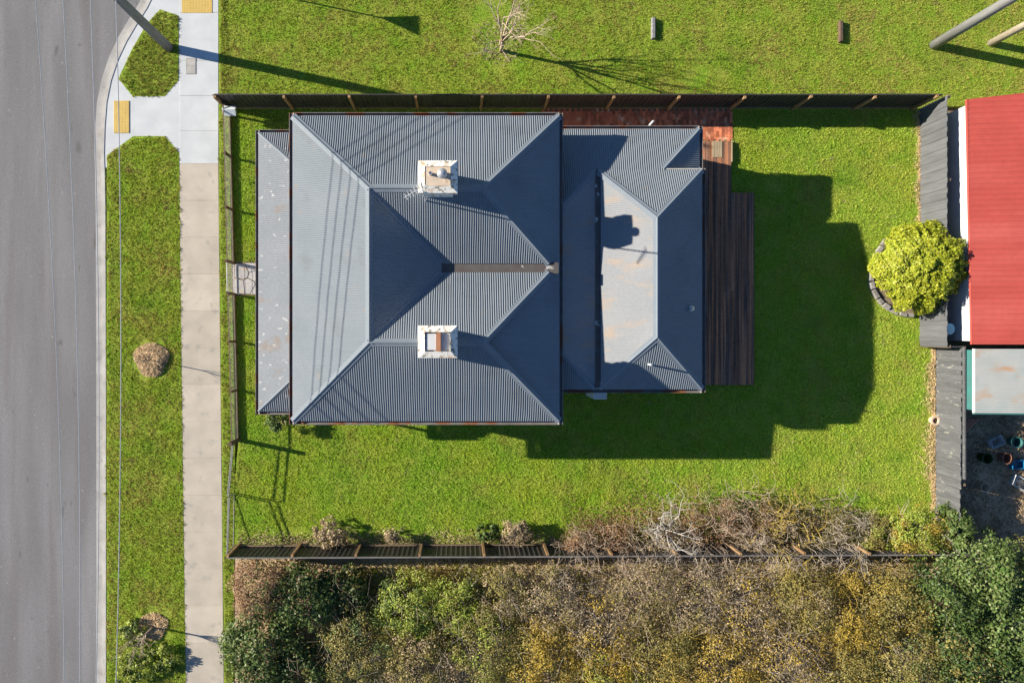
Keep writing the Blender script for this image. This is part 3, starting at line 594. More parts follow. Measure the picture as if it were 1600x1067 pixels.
# crazy paving
cp = structure('crazy_paving', MB().prism([(pts[3].x-.1, WY(462)), (VX+.1, WY(462)), (VX+.1, WY(409)), (pts[3].x-.1, WY(409))], -.05, .006), M['soil'])
def vor(x0, x1, y0, y1, n):
    st = [(random.uniform(x0,x1), random.uniform(y0,y1)) for _ in range(n)]
    for _ in range(6):
        cells = []
        for i, p in enumerate(st):
            poly = [(x0,y0),(x1,y0),(x1,y1),(x0,y1)]
            for j, q_ in enumerate(st):
                if i == j: continue
                mx_, my_ = (p[0]+q_[0])/2, (p[1]+q_[1])/2; nx, ny = q_[0]-p[0], q_[1]-p[1]; out = []
                for k in range(len(poly)):
                    A, B = poly[k], poly[(k+1) % len(poly)]; da = (A[0]-mx_)*nx+(A[1]-my_)*ny; db = (B[0]-mx_)*nx+(B[1]-my_)*ny
                    if da <= 0: out.append(A)
                    if da*db < 0: t = da/(da-db); out.append((A[0]+t*(B[0]-A[0]), A[1]+t*(B[1]-A[1])))
                poly = out
                if not poly: break
            cells.append(poly)
        st = [(sum(a[0] for a in c)/len(c), sum(a[1] for a in c)/len(c)) if c else p for c, p in zip(cells, st)]
    return [c for c in cells if c]
for c in vor(pts[3].x, VX+.05, WY(460), WY(411), 13):
    m_ = (sum(a[0] for a in c)/len(c), sum(a[1] for a in c)/len(c)); MB().prism([(m_[0]+(a[0]-m_[0])*.93, m_[1]+(a[1]-m_[1])*.93) for a in c], 0, .022 + random.uniform(0,.008)).build('paving_stone', M['slate'], cp)

# ------------------------------------------------------------------ power poles, wires, sign
def pole(loc, top, r, label, arm):
    t = thing('power_pole', loc, label, 'power pole'); p = Vector(loc)
    MB().tube([p - Vector((0,0,.1)), p + Vector((0,0,top))], [r, r*.72], 12).build('shaft', M['polewood'], t, smooth=True)
    if arm:
        z = top - .45; x0, x1 = arm
        ca = MB().box(x0, x1, p.y+.15, p.y+.25, z-.06, z+.06).build('crossarm', M['polewood'], t)
        for xx in ARMX: MB().lathe((xx, p.y+.2, z+.06), [(.03,0),(.05,.03),(.03,.06),(.05,.09),(.03,.12)], 8).build('insulator', M['porcelain'], ca)
    return t
PX, PY, PZ = WX(264), WY(75), 8.2
wx0 = [-12.11+.08, -11.33+.08, -10.53+.06, -9.75]; wx1 = [-12.02+.1, -11.45, -10.95, -10.35]
def wire_x(i, d): return wx0[i] + (wx1[i]-wx0[i]) * (d - 2) / 19.6
ARMX = [wire_x(i, 0) for i in range(4)]
pole((PX, PY, 0), PZ + .2, .19, 'grey timber power pole standing in the small grass island by the kerb', (ARMX[0]-.12, ARMX[3]+.12))
ARMX = [wire_x(i, 45) for i in range(4)]
pole((-11.3, PY-45, -.05), PZ + .2, .19, 'grey timber power pole carrying the wires further down the street', (min(ARMX)-.12, max(ARMX)+.12))
for i in range(4):
    path = []
    for k in range(31): d = 45*k/30; path.append((wire_x(i, d), PY + .2 - d, 7.9 - .13*d + .00289*d*d))
    setp(MB().tube(path, .013, 5).build('power_line', M['wire']), ('thin overhead power wire farthest out above the road', 'thin overhead power wire second out from the kerb, above the asphalt', 'thin overhead power wire above the edge of the road', 'thin overhead power wire above the grass verge')[i], 'power line', 'overhead wires along the street')
ARMX = []
pole(W(1459, 71), 8.5, .19, 'pale grey timber pole on open grass beyond the dark fence', None)
sx, sy, _ = W(430, -7); sg = thing('road_sign', (sx, sy, 0), 'triangular red and white road sign on a steel post by the grass', 'road sign')
MB().tube([(sx, sy, -.1), (sx, sy, 2.3)], .03, 8).build('post', M['pipe'], sg)
sp = MB().add([(sx+.035,sy,1.66),(sx+.035,sy-.4,2.32),(sx+.035,sy+.4,2.32),(sx+.06,sy,1.66),(sx+.06,sy-.4,2.32),(sx+.06,sy+.4,2.32)], [(0,2,1),(3,4,5),(0,1,4,3),(1,2,5,4),(2,0,3,5)]).build('sign_plate', M['sign_red'], sg)
MB().add([(sx+.062,sy,1.80),(sx+.062,sy-.26,2.24),(sx+.062,sy+.26,2.24),(sx+.066,sy,1.80),(sx+.066,sy-.26,2.24),(sx+.066,sy+.26,2.24)], [(0,2,1),(3,4,5),(0,1,4,3),(1,2,5,4),(2,0,3,5)]).build('sign_face', M['white_wall'], sp)
for (cx, cy, m_, lab) in ((1020, 46, 'polewood', 'pale grey timber block set in the open grass near the bare tree'), (1312, 51, 'darkpost', 'dark timber sleeper block set in the open grass')):
    x, y, _ = W(cx, cy); t = MB().hexa([(x-.08,y-.43,-.05),(x+.08,y-.43,-.05),(x+.08,y+.43,-.05),(x-.08,y+.43,-.05)], [(x-.065,y-.41,.16),(x+.065,y-.41,.16),(x+.065,y+.41,.16),(x-.065,y+.41,.16)]).build('barrier_block', M[m_], bevel=.02)
    setp(t, lab, 'barrier')

# ------------------------------------------------------------------ neighbouring sheds and clutter
sh = thing('red_shed', (20, 4, 0), 'low white shed with a red steel roof beyond the paling fence', 'shed')
e0, e1 = (WX(1512,1.9), WY(155,1.9)), (WX(1520,1.9), WY(538,1.9))
corrugated('roof_sheet', [(e1[0],e1[1],1.9),(30,e1[1],3.3),(30,e0[1]+.9,3.3),(e0[0],e0[1],1.9)], 'y', M['red_roof'], sh, period=.2, amp=.004, seg=10, trapezoid=True)
MB().prism([(e0[0]+.14,e0[1]-.15),(e1[0]+.14,e1[1]+.12),(29.8,e1[1]+.12),(29.8,e0[1]-.15)], 0, 1.86).build('wall', M['white_wall'], sh)
MB().bar((e0[0]+.02,e0[1],1.84),(e1[0]+.02,e1[1],1.84), .07, .09).build('fascia', M['red_roof'], sh)
x, y = 18.66, WY(514, .8); setp(MB().lathe((x, y, -.006), [(.17,0),(.2,.1),(.2,.95),(.22,.97),(.22,1.03),(.16,1.03)], 16).build('barrel', M['blue'], smooth=False), 'blue plastic barrel between the paling fence and the red shed', 'barrel')
s2 = thing('pale_shed', (20.5, -2, 0), 'small teal shed with a pale galvanised roof beside the red shed', 'shed')
gx0, gy1, gy0 = WX(1523,2.0), WY(545,2.0), WY(645,2.0)
corrugated('roof_sheet', [(gx0,gy0,2.0),(26,gy0,2.5),(26,gy1,2.5),(gx0,gy1,2.0)], 'y', M['pale_roof'], s2, period=.076, amp=.009)
MB().box(gx0+.06, 25.9, gy0+.08, gy1-.05, 0, 1.97).build('wall', M['teal'], s2); MB().bar((gx0+.02,gy0,1.95),(gx0+.02,gy1,1.95), .06, .1).build('fascia', M['trim'], s2); MB().bar((gx0,gy0-.03,1.93),(26,gy0-.03,2.43), .05, .1).build('fascia', M['teal'], s2)
x, y, _ = W(1521, 668, .9); t = MB()
for i in range(5): t.bar((x-.12+i*.07, y-.45, .0+i*.01), (x-.12+i*.06, y+.35, .9+.03*i), .06, .03)
setp(t.build('plank_stack', M['pinkbrick']), 'pinkish timber planks leaning against the teal shed wall', 'planks')
cl = [(1556,690,'crate','junk_white','white plastic crate lying in the dark cluttered yard',.26),(1590,725,'crate','blue','blue plastic crate in the dark cluttered yard',.24),(1585,690,'tub','teal','teal tub standing in the dark cluttered yard',.2),
      (1538,715,'tub','lf_dark','dark green tub standing in the cluttered yard',.2),(1570,715,'tub','junk_brown','rusty brown drum standing in the cluttered yard',.22),(1595,755,'crate','junk_white','pale box at the edge of the cluttered yard under trees',.3),(1535,760,'tub','terracotta','terracotta pot standing in the cluttered yard',.17)]
for px, py, nm, m_, lab, r in cl:
    x, y, _ = W(px, py, .2)
    if nm == 'crate':
        mb = MB().box(x-r, x+r, y-r*.7, y+r*.7, -.006, .02)
        for a_ in ((x-r,x-r+.02,y-r*.7,y+r*.7),(x+r-.02,x+r,y-r*.7,y+r*.7),(x-r+.02,x+r-.02,y-r*.7,y-r*.7+.02),(x-r+.02,x+r-.02,y+r*.7-.02,y+r*.7)): mb.box(*a_, .02, .3)
        o = mb.build(nm, M[m_]); o.rotation_euler.z = random.uniform(-.6,.6)
    else: o = MB().lathe((x, y, -.006), [(r*.8,0),(r,.35),(r*1.08,.36),(r*1.08,.39),(r*.92,.39),(r*.75,.05)], 14).build(nm, M[m_])
    setp(o, lab, nm)
x, y, _ = W(1456, 656); setp(MB().lathe((x, y, 0), [(.13,0),(.13,.17),(.19,.17),(.19,.24),(.12,.24),(.12,.03)], 18).build('clay_pipe', M['terracotta']), 'round cream clay pipe standing on end by the weathered fence', 'pipe')

# ------------------------------------------------------------------ vegetation
def inpoly(x, y, poly):
    r = np.zeros(len(x), bool); n = len(poly)
    for i in range(n):
        (x1, y1), (x2, y2) = poly[i], poly[(i+1) % n]
        if y1 == y2: continue
        c = ((y1 > y) != (y2 > y)) & (x < (x2-x1)*(y-y1)/(y2-y1) + x1); r ^= c
    return r
def vnoise(x, y, sc, seed):
    """cheap smooth value noise"""
    g = np.random.default_rng(seed).random((64, 64)); g[63, :] = g[0, :]; g[:, 63] = g[:, 0]; u = (x*sc + 31.5) % 63; v = (y*sc + 31.5) % 63
    i = np.floor(u).astype(int); j = np.floor(v).astype(int); fu = u-i; fv = v-j; fu = fu*fu*(3-2*fu); fv = fv*fv*(3-2*fv)
    return (g[i,j]*(1-fu)+g[i+1,j]*fu)*(1-fv) + (g[i,j+1]*(1-fu)+g[i+1,j+1]*fu)*fv
def grass(name, poly, holes, dens, hgt, m, label, cat, z=0.0, thin=None):
    xs = [p[0] for p in poly]; ys_ = [p[1] for p in poly]; area = (max(xs)-min(xs))*(max(ys_)-min(ys_)); n = int(area*dens)
    x = rng.uniform(min(xs), max(xs), n); y = rng.uniform(min(ys_), max(ys_), n); k = inpoly(x, y, poly)
    for h in holes: k &= ~inpoly(x, y, h)
    cl_ = vnoise(x, y, 8.0, 5)*.35 + vnoise(x, y, 27.0, 6)*.65; cl_ = np.clip((cl_-.5)*1.7+.5, 0, 1)
    k &= rng.random(n) < .25 + 1.0*cl_
    if thin is not None:
        for cx, cy, r_, f_ in thin: k &= ~((np.hypot(x-cx, y-cy) < r_*(.6+.8*vnoise(x,y,3.0,9))) & (rng.random(n) < f_))
    x, y, cl_ = x[k], y[k], cl_[k]; n = len(x)
    hh = hgt*(.45+rng.random(n)*.8)*(.5+1.1*cl_**1.5); th = rng.uniform(0, 2*np.pi, n); wd = rng.uniform(.006, .015, n); ln = rng.uniform(.2, 1.1, n)*hh; la = rng.uniform(0, 2*np.pi, n)
    v = np.zeros((n, 3, 3), np.float32)
    v[:,0,0] = x - np.cos(th)*wd; v[:,0,1] = y - np.sin(th)*wd; v[:,1,0] = x + np.cos(th)*wd; v[:,1,1] = y + np.sin(th)*wd
    v[:,0,2] = v[:,1,2] = z; v[:,2,0] = x + np.cos(la)*ln; v[:,2,1] = y + np.sin(la)*ln; v[:,2,2] = z + hh
    o = np_mesh(name, v.reshape(-1, 3), 3, m, attr=np.clip(rng.random(n)**2.2*.6 + .35*(cl_-.3) + .5*np.clip((x-7)/10, 0, 1)*vnoise(x, y, 1.1, 15) + .5*np.clip(vnoise(x, y, .9, 16)-.62, 0, 1), 0, 1)); return setp(o, label, cat, kind='stuff')
def ragged(poly, amp=.05, step=.12):
    out = []; n = len(poly); cx = sum(p[0] for p in poly)/n; cy = sum(p[1] for p in poly)/n
    for i in range(n):
        a, b = Vector(poly[i]), Vector(poly[(i+1) % n]); L_ = (b-a).length; k = max(1, int(L_/step)); d = (b-a).normalized(); nn = Vector((d.y, -d.x))
        if nn.dot((a+b)/2 - Vector((cx, cy))) < 0: nn = -nn
        for j in range(k): out.append(tuple(a.lerp(b, j/k) + nn*(random.gauss(.3, 1)*amp)))
    return out
FOOT = [(-7.1,-2.8),(-7.1,6.9),(-5.4,6.9),(-5.4,6.9),(-5.3,6.9),(3.0,6.9),(8.3,6.9),(8.3,-1.8),(3.0,-1.8),(3.0,-2.7)]
DECK = [(8.2,-2.15),(11.68,-2.15),(11.68,5.38),(10.72,5.38),(10.72,7.32),(8.2,7.32)]
BRICK = [(WX(845),8.9),(WX(1142),8.9),(WX(1142),WY(221)),(8.2,WY(221)),(8.2,6.9),(WX(845),6.9)]
PAVE = [(pts[3].x-.1,WY(461)),(VX+.2,WY(461)),(VX+.2,WY(410)),(pts[3].x-.1,WY(410))]
BED = [W(*p)[:2] for p in ((1437,372),(1380,380),(1360,430),(1368,468),(1388,484),(1437,493))]
LOT = [(-9.05,8.74),(18.2,8.74),(18.2,-.65),(18.82,-.65),(18.82,-8.35),(-8.85,-8.5),(-8.95,-6.4),(-8.72,-4.4)]
grass('lawn_grass', LOT, [FOOT, DECK, BRICK, PAVE, BED], 2600, .040, M['lawn'], 'short green mown lawn grass around the house', 'grass', thin=[(18.2, WY(p), .22, .7) for p in range(180, 540, 10)] + [(18.75, WY(p), .3, .75) for p in range(545, 800, 10)] + [(WX(1206), WY(292), .3, .6), (WX(1385), WY(300), .35, .35), (WX(1335), WY(310), .4, .35)] + [(WX(p), WY(846), .5, .75) for p in range(380, 1340, 24)] + [(WX(p), WY(820), .9, .6) for p in range(930, 1340, 40)])
tr = Vector(W(783, 80))
grass('reserve_grass', [(WX(344),8.86),(26,8.86),(26,13.2),(WX(344),13.2)], [], 1900, .05, M['reserve_grass'], 'rough yellowish grass on the open reserve', 'grass', thin=[(tr.x, tr.y, .8, .75), (tr.x-.3, tr.y+1.3, .9, .8), (WX(1087), WY(118), .45, .85), (WX(1560), WY(80), .7, .7)])
MU = Vector(W(237, 562)); MU2 = Vector(W(240, 978))
VB = P([(168,244),(209,215),(257,215),(279,240),(280.5,330),(285,700),(290.5,1100),(168,1100)]); VA = P([(187,123),(208,149.5),(256,149.5),(277.5,125),(277.5,27),(250,18),(231,39),(208,78)])
grass('verge_grass', ragged(VB), [], 2300, .045, M['reserve_grass'], 'green verge grass between the kerb and footpath', 'grass', z=.01, thin=[(MU.x, MU.y, .75, .95), (MU2.x, MU2.y, .7, .9)])
grass('island_grass', ragged(VA), [], 2000, .06, M['weed_grass'], 'patchy grass island around the power pole base', 'grass', z=.012)
grass('path_edge_grass', ragged(P([(344,-20),(354,-20),(356,170),(365,690),(362,1100),(352.5,1100),(344,330)]), .035), [], 1500, .06, M['weed_grass'], 'thin grass strip along the footpath and front fence', 'grass', z=.008)

def leaves(name, ctr, nrm, size, m, parent=None, aspect=.55, jit=.7, bright=None):
    n = len(ctr); nrm = nrm + rng.normal(0, jit, (n, 3)); nrm /= np.linalg.norm(nrm, axis=1, keepdims=True) + 1e-9
    t = np.cross(nrm, rng.normal(0, 1, (n, 3))); t /= np.linalg.norm(t, axis=1, keepdims=True) + 1e-9; b = np.cross(nrm, t)
    s = (size*(.6+.8*rng.random(n)))[:, None]; v = np.stack([ctr - t*s, ctr - b*s*aspect + nrm*s*.12, ctr + t*s, ctr + b*s*aspect + nrm*s*.12], 1)
    return np_mesh(name, v.reshape(-1, 3), 4, m, parent, attr=rng.random(n)**1.4 if bright is None else bright)
def blob(c, rad, n, clumps=40, crad=.3, lower=-.35, depth=.35):
    """points through a crown: random clumps on/inside an ellipsoid, leaves spread over each clump"""
    d = rng.normal(0, 1, (clumps, 3)); d /= np.linalg.norm(d, axis=1, keepdims=True); d[:,2] = np.where(d[:,2] < lower, -d[:,2], d[:,2])
    rr_ = 1 - depth*rng.random(clumps)**2; cc = np.array(c) + d*rr_[:,None]*np.array(rad)*(1-crad*.6)
    i = rng.integers(0, clumps, n); e = rng.normal(0, 1, (n, 3)); e /= np.linalg.norm(e, axis=1, keepdims=True); e[:,2] = np.abs(e[:,2])*.9 - .1
    cr = (np.array(rad).mean()*crad*(.6+.8*rng.random(clumps)))[i]
    p = cc[i] + e*cr[:,None]*(.55+.45*rng.random(n))[:,None]; return p, e*.6 + d[i]*.6 + np.array([0,0,.3])
def branches(base, d, length, r, depth, out, spread=.6, kids=3, curl=.25, up=.1, tips=None):
    p = Vector(base); d = Vector(d).normalized(); path = [p.copy()]; k = 4
    for i in range(k):
        d = (d + Vector((random.gauss(0,curl*.5), random.gauss(0,curl*.5), random.gauss(0,curl*.4) + up*.15))).normalized(); p = p + d*(length/k); path.append(p.copy())
    out.append((path, [r*(1-.55*i/k) for i in range(k+1)]))
    if depth > 0:
        for j in range(kids):
            i = random.randint(1, k); q_ = path[i]; ang = random.uniform(0, 2*math.pi); o_ = d.orthogonal().normalized(); o_.rotate(Matrix.Rotation(ang, 3, d))
            nd = (d*random.uniform(.5,1) + o_*spread*random.uniform(.7,1.5)).normalized(); branches(q_, nd, length*random.uniform(.5,.8), r*.5, depth-1, out, spread, kids, curl, up, tips)
    elif tips is not None: tips.append(p.copy())
def limb_mesh(name, out, m, parent, n=4):
    mb = MB()
    for path, rads in out: mb.tube(path, rads, n, caps=False)
    return mb.build(name, m, parent, smooth=True)
def bare_tree(name, loc, h, r, label, m='bark', kids=4, depth=3, spread=.55, lean=(0,0,1), cat='tree', group=None, trunk=.35, mt=None):
    t = thing(name, loc, label, cat, group); p = Vector(loc); d = Vector(lean).normalized(); top = p + d*h*trunk
    MB().tube([p - Vector((0,0,.05)), p + d*h*trunk*.5, top], [r*1.15, r, r*.8], 8).build('trunk', M[mt or m], t, smooth=True)
    out = []
    for k in range(kids):
        a = 2*math.pi*(k+random.uniform(-.3,.3))/kids; nd = d + Vector((math.cos(a), math.sin(a), 0))*spread
        branches(top - d*random.uniform(0,.1)*h*trunk, nd, h*random.uniform(.28,.4), r*.55, depth-1, out, spread, 3, .25, .2)
    limb_mesh('branches', out, M[m], t); return t
def shrub(name, c, rad, n, m, label, size=.05, group=None, cat='shrub', clumps=40, crad=.3, stem='twig', extra=None, base=0.0, twigs=0, twig_m='twig', aspect=.55):
    t = thing(name, (c[0], c[1], base), label, cat, group); out = []
    for k in range(7): a = 2*math.pi*k/7; branches((c[0]+.08*math.cos(a), c[1]+.08*math.sin(a), base-.02), (math.cos(a)*rad[0]*.8, math.sin(a)*rad[1]*.8, max(c[2]-base, .2)*1.3), max(c[2]-base, .25)*1.0, .022, 1, out, .5, 2)
    limb_mesh('stems', out, M[stem], t)
    p, nr = blob(c, rad, n, clumps, crad); p[:,2] = np.maximum(p[:,2], base+.02); leaves('foliage', p, nr, size, M[m], t, aspect)
    if extra:
        p, nr = blob(c, [q_*1.02 for q_ in rad], extra[1], clumps//2, crad); p[:,2] = np.maximum(p[:,2], base+.02); leaves('foliage', p, nr, size, M[extra[0]], t, aspect)
    if twigs:
        out = []
        for k in range(twigs):
            a = random.uniform(0, 2*math.pi); u = math.sqrt(random.random()); z0 = base + random.uniform(.1, max(.2, c[2]+rad[2]-base)*.7)
            q_ = (c[0]+rad[0]*u*math.cos(a)*.8, c[1]+rad[1]*u*math.sin(a)*.8, z0); branches(q_, (random.gauss(0,1), random.gauss(0,1), random.uniform(.1,1.2)), random.uniform(.35,.8)*rad[0], .009, 1, out, .7, 3, .35)
        limb_mesh('twigs', out, M[twig_m], t, 3)['kind'] = 'stuff'
    return t
# golden shrub with its stone-edged bed
bx_, by_ = WX(1443, 1.25), WY(416, 1.25)
gs = thing('golden_shrub', (bx_, by_, 0), 'large round golden green shrub in the stone edged bed by the fence', 'shrub')
out = []
for k in range(9): a = 2*math.pi*k/9; branches((bx_-.3+.1*math.cos(a), by_+.1*math.sin(a), -.02), (math.cos(a), math.sin(a), 1.3), 1.2, .035, 1, out, .5, 2)
limb_mesh('stems', out, M['twig'], gs)
n = 36000; d = rng.normal(0, 1, (n, 3)); d /= np.linalg.norm(d, axis=1, keepdims=True); d[:,2] = np.abs(d[:,2])*1.25 - .3; d /= np.linalg.norm(d, axis=1, keepdims=True)
bump_ = 1 + .3*(vnoise(d[:,0]*3+9, d[:,1]*3+9, 1.6, 3)-.5) + .22*(vnoise(d[:,0]*9+20, d[:,1]*9+20+d[:,2]*5, 1.5, 4)-.5)
rad_ = bump_*(1-.16*rng.random(n)**1.5); pp = np.array((bx_, by_, .95)) + d*rad_[:,None]*np.array((1.5, 1.64, 1.15))
k = ~((pp[:,0] > 18.12) & (pp[:,0] < 18.40) & (pp[:,2] < 1.6)) & (pp[:,2] > .05)
leaves('foliage', pp[k], d[k]*1.0 + np.array([-.2,0,.35]), .043, M['lf_gold'], gs, .6, .5)
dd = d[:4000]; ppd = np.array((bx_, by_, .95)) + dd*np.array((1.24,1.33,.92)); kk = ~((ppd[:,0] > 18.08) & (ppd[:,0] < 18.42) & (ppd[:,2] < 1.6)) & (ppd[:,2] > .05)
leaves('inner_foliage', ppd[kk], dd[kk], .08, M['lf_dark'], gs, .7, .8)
se = thing('stone_edging', (*W(1360,430)[:2], 0), 'curved row of rough grey stones edging the golden shrub bed', 'garden edging')
structure('garden_bed', MB().prism(BED, -.05, .05), M['soil'])
ctrl = [(1384,374),(1373,390),(1364,408),(1359,428),(1360,447),(1367,463),(1378,475),(1391,484),(1406,490),(1421,493),(1434,494)]
cw = [Vector(W(*p)) for p in ctrl]
acc = []
for i in range(len(cw)-1):
    for k in range(6): acc.append(cw[i].lerp(cw[i+1], k/6))
i = 0
while i < len(acc) - 5:
    L_ = random.choice((4, 5, 6)); a, b = acc[i], acc[min(i+L_, len(acc)-1)]; d_ = (b-a).normalized(); s_ = Vector((-d_.y, d_.x, 0)); wd = random.uniform(.08,.11); h = random.uniform(.1,.16)
    j = lambda: Vector((random.uniform(-.02,.02), random.uniform(-.02,.02), 0)); up = Vector((0,0,1))
    lo = [a - s_*wd + d_*.01 + j(), b - s_*wd - d_*.01 + j(), b + s_*wd - d_*.01 + j(), a + s_*wd + d_*.01 + j()]
    MB().hexa([q_ - up*.03 for q_ in lo], [q_*1.0 + (((a+b)/2) - q_)*.14 + up*(h+random.uniform(-.02,.02)) for q_ in lo]).build('stone', M['stone'], se, bevel=.015); i += L_
# litter of dry leaves along the south garden bed
def litter(name, pxs, py, spread, n, m, label, size=.03):
    x = rng.uniform(pxs[0], pxs[1], n); y = py + rng.normal(0, spread, n)*(.4+1.2*vnoise(x/20, y_ := x*0+3, 1.0, 8)); k = (y < 851) & (rng.random(n) < np.clip((x-pxs[0])/110, 0, 1)*np.clip((pxs[1]-x)/60, 0, 1) + (.25 if pxs[0] > 800 else 1))
    x, y = x[k], y[k]; c = np.stack([(x-NX)*H/F, (NY-y)*H/F, .015 + rng.random(len(x))*.05], 1)
    setp(leaves(name, c, np.tile([0,0,1.0], (len(x),1)), size, m, None, .5, .6), label, 'leaves', kind='stuff')
litter('leaf_litter', (372, 900), 846, 9, 7000, M['lf_brown'], 'dry tan leaf litter along the foot of the dark steel fence')
litter('bramble_litter', (880, 1345), 826, 25, 22000, M['lf_red'], 'reddish brown dead leaves under the bramble thicket')
# dried flower shrubs in the bed
for px, py, r, lab in ((515,834,30,'larger dried brown flower shrub against the dark steel fence'), (612,838,16,'small dried brown flower shrub against the dark steel fence'), (806,832,29,'bushy dried tan flower shrub next to the dark green plant')):
    rr2 = r*.0245; shrub('dried_shrub', (WX(px,.4), WY(py,.4), .32), (rr2, rr2*.85, .42), int(1500*(r/28)**2), 'lf_brown', lab, .045, clumps=22, twigs=int(18*r/28), twig_m='twig_pale', group='dried shrubs in the garden bed')
shrub('green_plant', (WX(762,.3), WY(832,.3), .22), (.5,.4,.3), 700, 'lf_dark', 'low dark green plant between dried shrubs at the fence', .05, clumps=14, extra=('lf_green', 300))
shrub('corner_shrub', (WX(432,.5), WY(657,.5), .45), (.55,.42,.5), 1500, 'lf_green', 'leafy green shrub at the corner of the veranda', .05, clumps=20)
# brambles
def bramble(px, py, r, lab, n=14, h=.9, m='twig', leaf='lf_red', nl=700, base_py=None):
    x, y = WX(px,.4), WY(py,.4); t = thing('bramble', (x, y, 0), lab, 'bramble', 'brambles along the fence'); out = []; R_ = r*.0245
    for k in range(n*3):
        a = random.uniform(0, 2*math.pi); u = math.sqrt(random.random())*.9; q_ = Vector((x+R_*u*math.cos(a), max(y+R_*.8*u*math.sin(a), -8.42), 0))
        hh = random.uniform(.35, 1.0)*h; dr = Vector((random.gauss(0,1), random.gauss(0,1), 0)).normalized()*random.uniform(.3,1.0)*R_; path = []
        for i in range(7): s_ = i/6; path.append(q_ + dr*s_ + Vector((random.gauss(0,.03), random.gauss(0,.03), hh*math.sin(min(1.0, s_*1.15)*2.5))))
        out.append((path, [.0125*(1-.6*i/6) for i in range(7)]))
        for i in range(2):
            branches(path[random.randint(2,5)], (random.gauss(0,1), random.gauss(0,1), random.uniform(-.2,.8)), random.uniform(.15,.4), .006, 1, out, .7, 2, .4)
    for k in range(9):
        q_ = Vector((x + random.uniform(-1,1)*R_, -8.40, 0)); hh = random.uniform(1.35, 1.75); dy = random.uniform(-.75,-.15); dx = random.gauss(0,.35); path = []
        for i in range(7): s_ = i/6; path.append(q_ + Vector((dx*s_, dy*max(0, s_-.35)/.65, hh*math.sin(min(1, s_*1.3)*1.75))) + Vector((random.gauss(0,.02),0,0)))
        out.append((path, [.012*(1-.6*i/6) for i in range(7)]))
        for i in range(3): branches(path[random.randint(3,6)], (random.gauss(0,1), random.gauss(0,.8), random.uniform(0,.8)), random.uniform(.2,.45), .007, 1, out, .7, 3, .4)
    limb_mesh('canes', out, M[m], t, 3)
    p, nr = blob((x, y, h*.35), (R_*1.05, R_*.75, h*.5), nl, 40, .3); p[:,2] = np.maximum(p[:,2], .02); p[:,1] = np.where(p[:,2] < 1.45, np.maximum(p[:,1], -8.45), p[:,1]); leaves('foliage', p, nr, .028, M[leaf], t); return t
for px, py, r, m_, lf, lab in ((905,852,34,'twig','lf_red','low red brown bramble at the start of the thicket by a fence post'),(965,848,42,'twig','lf_red','tangled brown bramble below the pale bare tree'),(1040,848,46,'twig_pale','lf_brown','dense tan bramble at the foot of the pale bare tree'),
        (1105,814,54,'twig','lf_red','reddish bramble mound beside the pale bare tree'),(1165,800,56,'twig','lf_red','tall red brown bramble spilling onto the lawn'),(1180,856,40,'twig_pale','lf_brown','pale stemmed bramble pressed against the dark steel fence'),
        (1225,824,54,'lichen','lf_brown','bramble with yellow lichen covered stems'),(1285,824,56,'twig_pale','lf_olive','grey green bramble beside the olive bush'),(1320,822,40,'twig_pale','lf_olive','arching pale canes leaning over the olive bush')):
    bramble(px, py, r, lab, 19, 1.2, m_, lf, 1200)
t = bare_tree('fruit_tree', W(1034,826), 2.9, .055, 'pale grey leafless fruit tree rising from the brambles', 'bark', 7, 4, 1.1, (-.05,.22,1), trunk=.2)
# olive, ivy shrubs at the corner
for px, py, r, h, lf, ex, lab in ((1376,836,46,1.1,'lf_olive','lf_lime','small olive green bush between brambles and yellow bush'),(1434,832,54,1.6,'lf_lime','lf_yellow','yellow tinged olive bush at the corner of the lawn'),(1460,860,30,1.3,'lf_yellow','lf_olive','small yellow bush tucked behind the olive bush')):
    shrub('olive_bush', (WX(px,h*.6), max(WY(py,h*.6), -8.1), h*.5), (r*.024, r*.019, h*.55), 5200, lf, lab, .03, extra=(ex, 2200), twigs=14, twig_m='twig_pale')
shrub('ivy_bush', (WX(1494,1.2), WY(826,1.2), .85), (.6, .8, .95), 3600, 'lf_green', 'dark glossy ivy bush climbing over the fence corner', .055, extra=('lf_dark', 1500), clumps=40)
